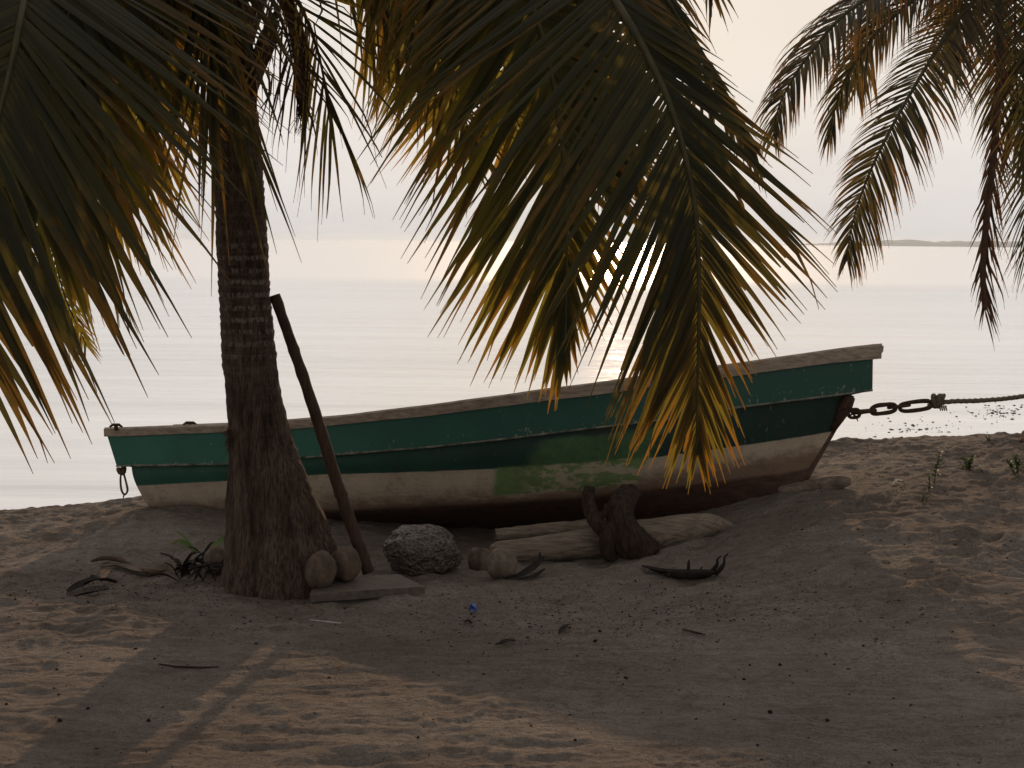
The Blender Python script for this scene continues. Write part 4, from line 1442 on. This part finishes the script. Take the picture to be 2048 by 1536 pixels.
# fallen piece of a frond, still partly green
mb = MB()
strip(mb, catmull([ps(345, 1122, .12), ps(366, 1124, .13), ps(395, 1130, .08)], 5), .05)
strip(mb, catmull([ps(415, 1136, .08), ps(435, 1128, .13), ps(458, 1116, .16)], 5), .05)
strip(mb, catmull([ps(390, 1132, .08), ps(375, 1118, .13), ps(350, 1106, .16)], 5), .025)
gl = mb.build('fallen_leaflet', leaf_material('fresh_leaf', (.09, .16, .02), (.4, .5, .05), (.3, .3, .04), .45))
fall = empty('fallen_frond', ps(400, 1146), 'fallen palm frond piece with a few green leaflets left of the palm foot', 'palm frond')
put(gl, fall)
mb = MB()
rn = random.Random(3)
for k in range(34):
    a = ps(rn.uniform(345, 445), rn.uniform(1128, 1168), .01)
    an = rn.uniform(-.6, .9)
    ln = rn.uniform(.08, .22)
    e = a + Vector((math.cos(an) * ln * rn.choice((-1, 1)), rn.uniform(-.1, .1), rn.uniform(.01, .14)))
    strip(mb, catmull([a, a.lerp(e, .5) + Vector((0, 0, .03)), e], 4), rn.uniform(.02, .06))
mb.col = []
mb.build('dead_leaflet', M_BLACKLEAF, fall)
mb = MB()
for u, v in ((352, 1146), (366, 1152), (378, 1150)):
    strip(mb, catmull([ps(u - 12, v, .03), ps(u, v, .05), ps(u + 14, v - 3, .03)], 4), .03)
mb.col = []
o = mb.build('brown_leaflet', M_BROWNLEAF, fall)
# straw, twig, blue flare spot
mb = MB()
mb.tube([ps(620, 1242, .006), ps(650, 1246, .007), ps(682, 1250, .006)], .0035, 6)
recenter(tag(mb.build('drinking_straw', M_WHITE), 'thin pale drinking straw on the sand below the board', 'straw'))
mb = MB()
mb.tube([ps(318, 1332, .008), ps(350, 1337, .009), ps(400, 1339, .008), ps(438, 1337, .006)], [.004, .006, .006, .003], 6, jitter=.4)
recenter(tag(mb.build('thin_twig', M_ROOT), 'thin dark twig in the palm shadow on the left foreground sand', 'twig', 'twigs on the sand'))
mb = MB()
mb.tube([ps(1365, 1262, .008), ps(1390, 1268, .009), ps(1412, 1272, .006)], [.004, .006, .003], 6, jitter=.4)
recenter(tag(mb.build('thin_twig', M_ROOT), 'thin dark twig on the right foreground sand inside the boat shadow', 'twig', 'twigs on the sand'))
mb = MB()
p = ps(946, 1226, .012)  # blue scrap added in place of a lens flare ghost
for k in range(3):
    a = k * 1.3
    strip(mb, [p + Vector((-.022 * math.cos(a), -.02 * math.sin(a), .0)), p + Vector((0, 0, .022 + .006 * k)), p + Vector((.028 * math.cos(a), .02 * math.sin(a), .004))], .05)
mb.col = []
recenter(tag(mb.build('blue_flare_spot', M_BLUE), 'small crumpled bright blue scrap standing in for a lens flare spot', 'litter'))
# shell and pebbles
mb = MB()
p = ps(1796, 972, .015)
strip(mb, [p + Vector((-.05, 0, -.01)), p + Vector((-.01, 0, .02)), p + Vector((.035, 0, .012)), p + Vector((.05, 0, -.012))], .05)
mb.col = []
recenter(tag(mb.build('sea_shell', M_SHELL), 'small pale shell on the sand right of the short log', 'shell'))
rn = random.Random(9)
PEB = [(455 / 2 + 1024, 1357), (1500, 1333), (1560, 1332), (120, 1443), (176, 1420), (297, 1443), (1150, 1483), (1655, 1442), (1488, 1360), (1540, 1427), (1784, 1532), (1190, 1285), (13, 1410), (836, 1477), (1200, 1265)]
for i, (u, v) in enumerate(PEB):
    p = ps(u, v)
    r_ = rn.uniform(.006, .012)
    o = blob('husk_chip', (p.x, p.y, p.z + r_ * .4), r_ * 1.3, r_, r_ * .8, M_BLACKLEAF, (rn.random(), rn.random(), rn.random() * 3), 2, lambda q: 1 + .35 * mn.noise(q * 1.7 + Vector((i, 0, 0))))
    recenter(tag(o, 'small dark husk chip lying on the open foreground sand', 'chip', 'husk chips on the foreground sand'))
# trodden in litter: too fine to count
mb = MB()
for k in range(4200):
    z_ = rn.random()
    if z_ < .42: x, y = rn.gauss(.7, 1.3), rn.gauss(8.0, .45)
    elif z_ < .65: x, y = rn.gauss(-2.1, .9), rn.gauss(8.6, .35)
    elif z_ < .85: x, y = rn.uniform(-3.8, 4.2), rn.uniform(5.4, 9)
    else: x, y = rn.uniform(1.8, 5), rn.uniform(8.5, 12)
    if not (-5 < x < 5.6 and 4.8 < y < 12.5): continue
    p = Vector((x, y, gz(x, y)))
    an = rn.uniform(0, 3.14); ln = .002 + .009 * rn.random() ** 4; w = ln * rn.uniform(.35, .95)
    d = Vector((math.cos(an), math.sin(an), rn.uniform(-.2, .5))) * ln
    s_ = Vector((-math.sin(an), math.cos(an), 0)) * w
    h_ = Vector((0, 0, rn.uniform(.003, .008)))
    mb.add([p - d - s_, p - d + s_ + h_ * .3, p + d + s_, p + d - s_ + h_ * .3, p + h_], [(0, 1, 4), (1, 2, 4), (2, 3, 4), (3, 0, 4)], 0 if rn.random() < .8 else 1)
lit = mb.build('beach_litter', [M_BLACKLEAF, M_BROWNLEAF], smooth=False)
tag(lit, 'fine dark bits of bark and husk trodden into the sand', 'litter', kind='stuff')

# seaweed on the water by the right shore
mb = MB()
for k in range(170):
    if rn.random() < .6: u, v = rn.gauss(2000, 40), rn.gauss(823, 7)
    elif rn.random() < .6: u, v = rn.gauss(1840, 60), rn.gauss(850, 12)
    else: u, v = rn.gauss(1820, 40), rn.gauss(862, 6)
    p = hit_z(u, v, SEA_Z)
    s_ = .008 + .03 * rn.random() ** 2
    mb.add([p + Vector((-s_, 0, 0)), p + Vector((s_ * .2, -s_, .003)), p + Vector((s_ * 1.3, 0, 0)), p + Vector((0, s_, .003)), p + Vector((s_ * .3, 0, .006 + .25 * s_))], [(0, 1, 4), (1, 2, 4), (2, 3, 4), (3, 0, 4)])
sw = mb.build('floating_seaweed', M_BLACKLEAF, smooth=False)
tag(sw, 'scattered dark bits of seaweed floating on the water near the right shore', 'seaweed', kind='stuff')


# small beach plants
def herb(u, v, hgt, lean, nw, lw, label, seed, spread=.05, stems=1):
    rn = random.Random(seed)
    p = on_sand(u, v)
    root = empty('beach_plant', p, label, 'plant', 'small plants on the right bank')
    ms, ml = MB(), MB()
    for s_ in range(stems):
        off = Vector((rn.uniform(-spread, spread), rn.uniform(-spread, spread), 0)) if stems > 1 else Vector((0, 0, 0))
        h_ = hgt * rn.uniform(.6, 1.0) if stems > 1 else hgt
        q_ = [p + off * .3 + Vector((0, 0, -.02)), p + off + Vector((lean * .4, 0, h_ * .5)), p + off * 1.6 + Vector((lean, 0, h_))]
        pts = catmull(q_, 8)
        ms.tube(pts, [.005 - .0002 * i for i in range(len(pts))], 6)
        for w in range(nw):
            f = .3 + .7 * w / (nw - 1) if nw > 1 else 1
            c = pts[min(int(f * (len(pts) - 1)), len(pts) - 1)]
            for k in range(5):
                an = rn.uniform(0, 6.28)
                ln = lw * rn.uniform(.7, 1.2) * (1.1 - .35 * f)
                d = Vector((math.cos(an), math.sin(an), rn.uniform(.0, .9))).normalized()
                strip(ml, [c, c + d * ln * .5 + Vector((0, 0, ln * .1)), c + d * ln - Vector((0, 0, ln * .18))], ln * .34, curl=.15)
    ms.build('stem', M_HERB if False else M_RIB, root)
    ml.build('foliage', M_HERB, root)


herb(1868, 966, .22, .03, 8, .062, 'tall leafy plant, tallest upright one on the right bank of sand', 61)
herb(1858, 985, .12, .0, 4, .05, 'small low sprout at the foot of the tall leafy plant', 62)
herb(1938, 940, .12, .02, 4, .06, 'low spreading plant right of the tall leafy plant', 63, .12, 4)
herb(2036, 948, .16, .0, 6, .06, 'bushy plant at the right edge of the photo', 64, .10, 4)
herb(1845, 1003, .05, .01, 2, .03, 'tiny yellowish seedling on the sand below the tall leafy plant', 65, .03, 2)
herb(1979, 880, .05, .0, 3, .025, 'tiny sprout on the skyline of the right bank', 66, .03, 2)
mb = MB()
a = on_sand(1737, 910)
mb.tube([a, a + Vector((-.008, 0, .06)), a + Vector((-.025, 0, .13))], [.0025, .002, .001], 5)
recenter(tag(mb.build('grass_stalk', M_RIB), 'single thin grass stalk on the sand crest right of the bow', 'grass'))

# ------------------------------------------------------------------ light
SUN_EL, SUN_AZ = R(14.3), math.atan((1235 - 1024) / FPX)
sd = Vector((math.sin(SUN_AZ) * math.cos(SUN_EL), math.cos(SUN_AZ) * math.cos(SUN_EL), math.sin(SUN_EL)))
sl = bpy.data.lights.new('sun', 'SUN')
sl.energy = 3.3
sl.angle = R(.6)
sl.color = (1.0, .64, .38)
so = bpy.data.objects.new('sun', sl)
COL.objects.link(so)
so.rotation_euler = sd.to_track_quat('Z', 'Y').to_euler()
so.location = (3, 40, 12)

wd = bpy.data.worlds.new('World')
SC.world = wd
wd.use_nodes = True
nt = wd.node_tree
g = NT(nt)
bg = nt.nodes['Background']
sky = g.n('ShaderNodeTexSky', sky_type='NISHITA', sun_disc=False, sun_elevation=SUN_EL, sun_rotation=SUN_AZ, air_density=1.0, dust_density=4.0, ozone_density=1.0)
hsv = g.n('ShaderNodeHueSaturation', i_Saturation=.35)
g.l(sky.outputs[0], hsv.inputs['Color'])
clear = g.mix(1.0, hsv.outputs[0], (.0025, .0024, .0023), 'MULTIPLY')
# milky evening haze, brightest round the sun; unseen back sky raised as fill for the hull
tc = g.n('ShaderNodeTexCoord')
dt = g.n('ShaderNodeVectorMath', operation='DOT_PRODUCT')
dt.inputs[1].default_value = sd
g.l(tc.outputs['Generated'], dt.inputs[0])
ang = g.math('DIVIDE', g.math('ARCCOSINE', dt.outputs['Value']), math.pi)
cld = g.noise(g.coord('Generated', (1.2, 1.2, 7)), 2.2, 4, .55)
ang = g.math('ADD', ang, g.math('MULTIPLY', g.math('SUBTRACT', cld, .5), .035))
K = 1 / 8.0
def px_(r, gg, bb): return (r * K, gg * K, bb * K)
haze_c = g.ramp(ang, [(0.0, px_(1.46, 1.30, 1.12)), (.022, px_(1.43, 1.27, 1.10)), (.047, px_(1.38, 1.24, 1.08)), (.070, px_(1.40, 1.29, 1.18)), (.10, px_(1.44, 1.355, 1.28)),
                      (.18, px_(1.34, 1.26, 1.19)), (.30, px_(.86, .82, .79)), (.5, px_(.39, .38, .37)), (.7, px_(.68, .655, .63)), (1.0, px_(.68, .655, .63))])
cl2 = g.noise(g.coord('Generated', (1.0, 1.0, 9), (R(8), 0, 0)), 3.1, 5, .6)
haze_c = g.mix(1.0, haze_c, g.ramp(cl2, [(.30, (.955, .955, .965)), (.70, (1.03, 1.025, 1.02))]), 'MULTIPLY')
# a greyer bank of haze lies on the horizon
sz = g.n('ShaderNodeSeparateXYZ')
g.l(tc.outputs['Generated'], sz.inputs[0])
haze_c = g.mix(1.0, haze_c, g.ramp(sz.outputs['Z'], [(0.0, (.84, .86, .885)), (.03, (.90, .91, .93)), (.11, (1, 1, 1))]), 'MULTIPLY')
hz = g.n('ShaderNodeMix', data_type='RGBA', blend_type='ADD', i_0=1.0)
big = g.n('ShaderNodeVectorMath', operation='SCALE')
big.inputs['Scale'].default_value = 8.0
g.l(haze_c, big.inputs[0])
g.l(big.outputs[0], hz.inputs[6])
g.l(clear, hz.inputs[7])
g.l(hz.outputs[2], bg.inputs['Color'])
bg.inputs['Strength'].default_value = 1.0

# ------------------------------------------------------------------ render
SC.render.engine = 'CYCLES'
SC.cycles.use_denoising = True
SC.cycles.max_bounces = 8
SC.cycles.transmission_bounces = 4
SC.cycles.sample_clamp_indirect = 6
SC.view_settings.view_transform = 'Standard'
SC.view_settings.look = 'None'
SC.view_settings.exposure = -.8
SC.view_settings.gamma = 1
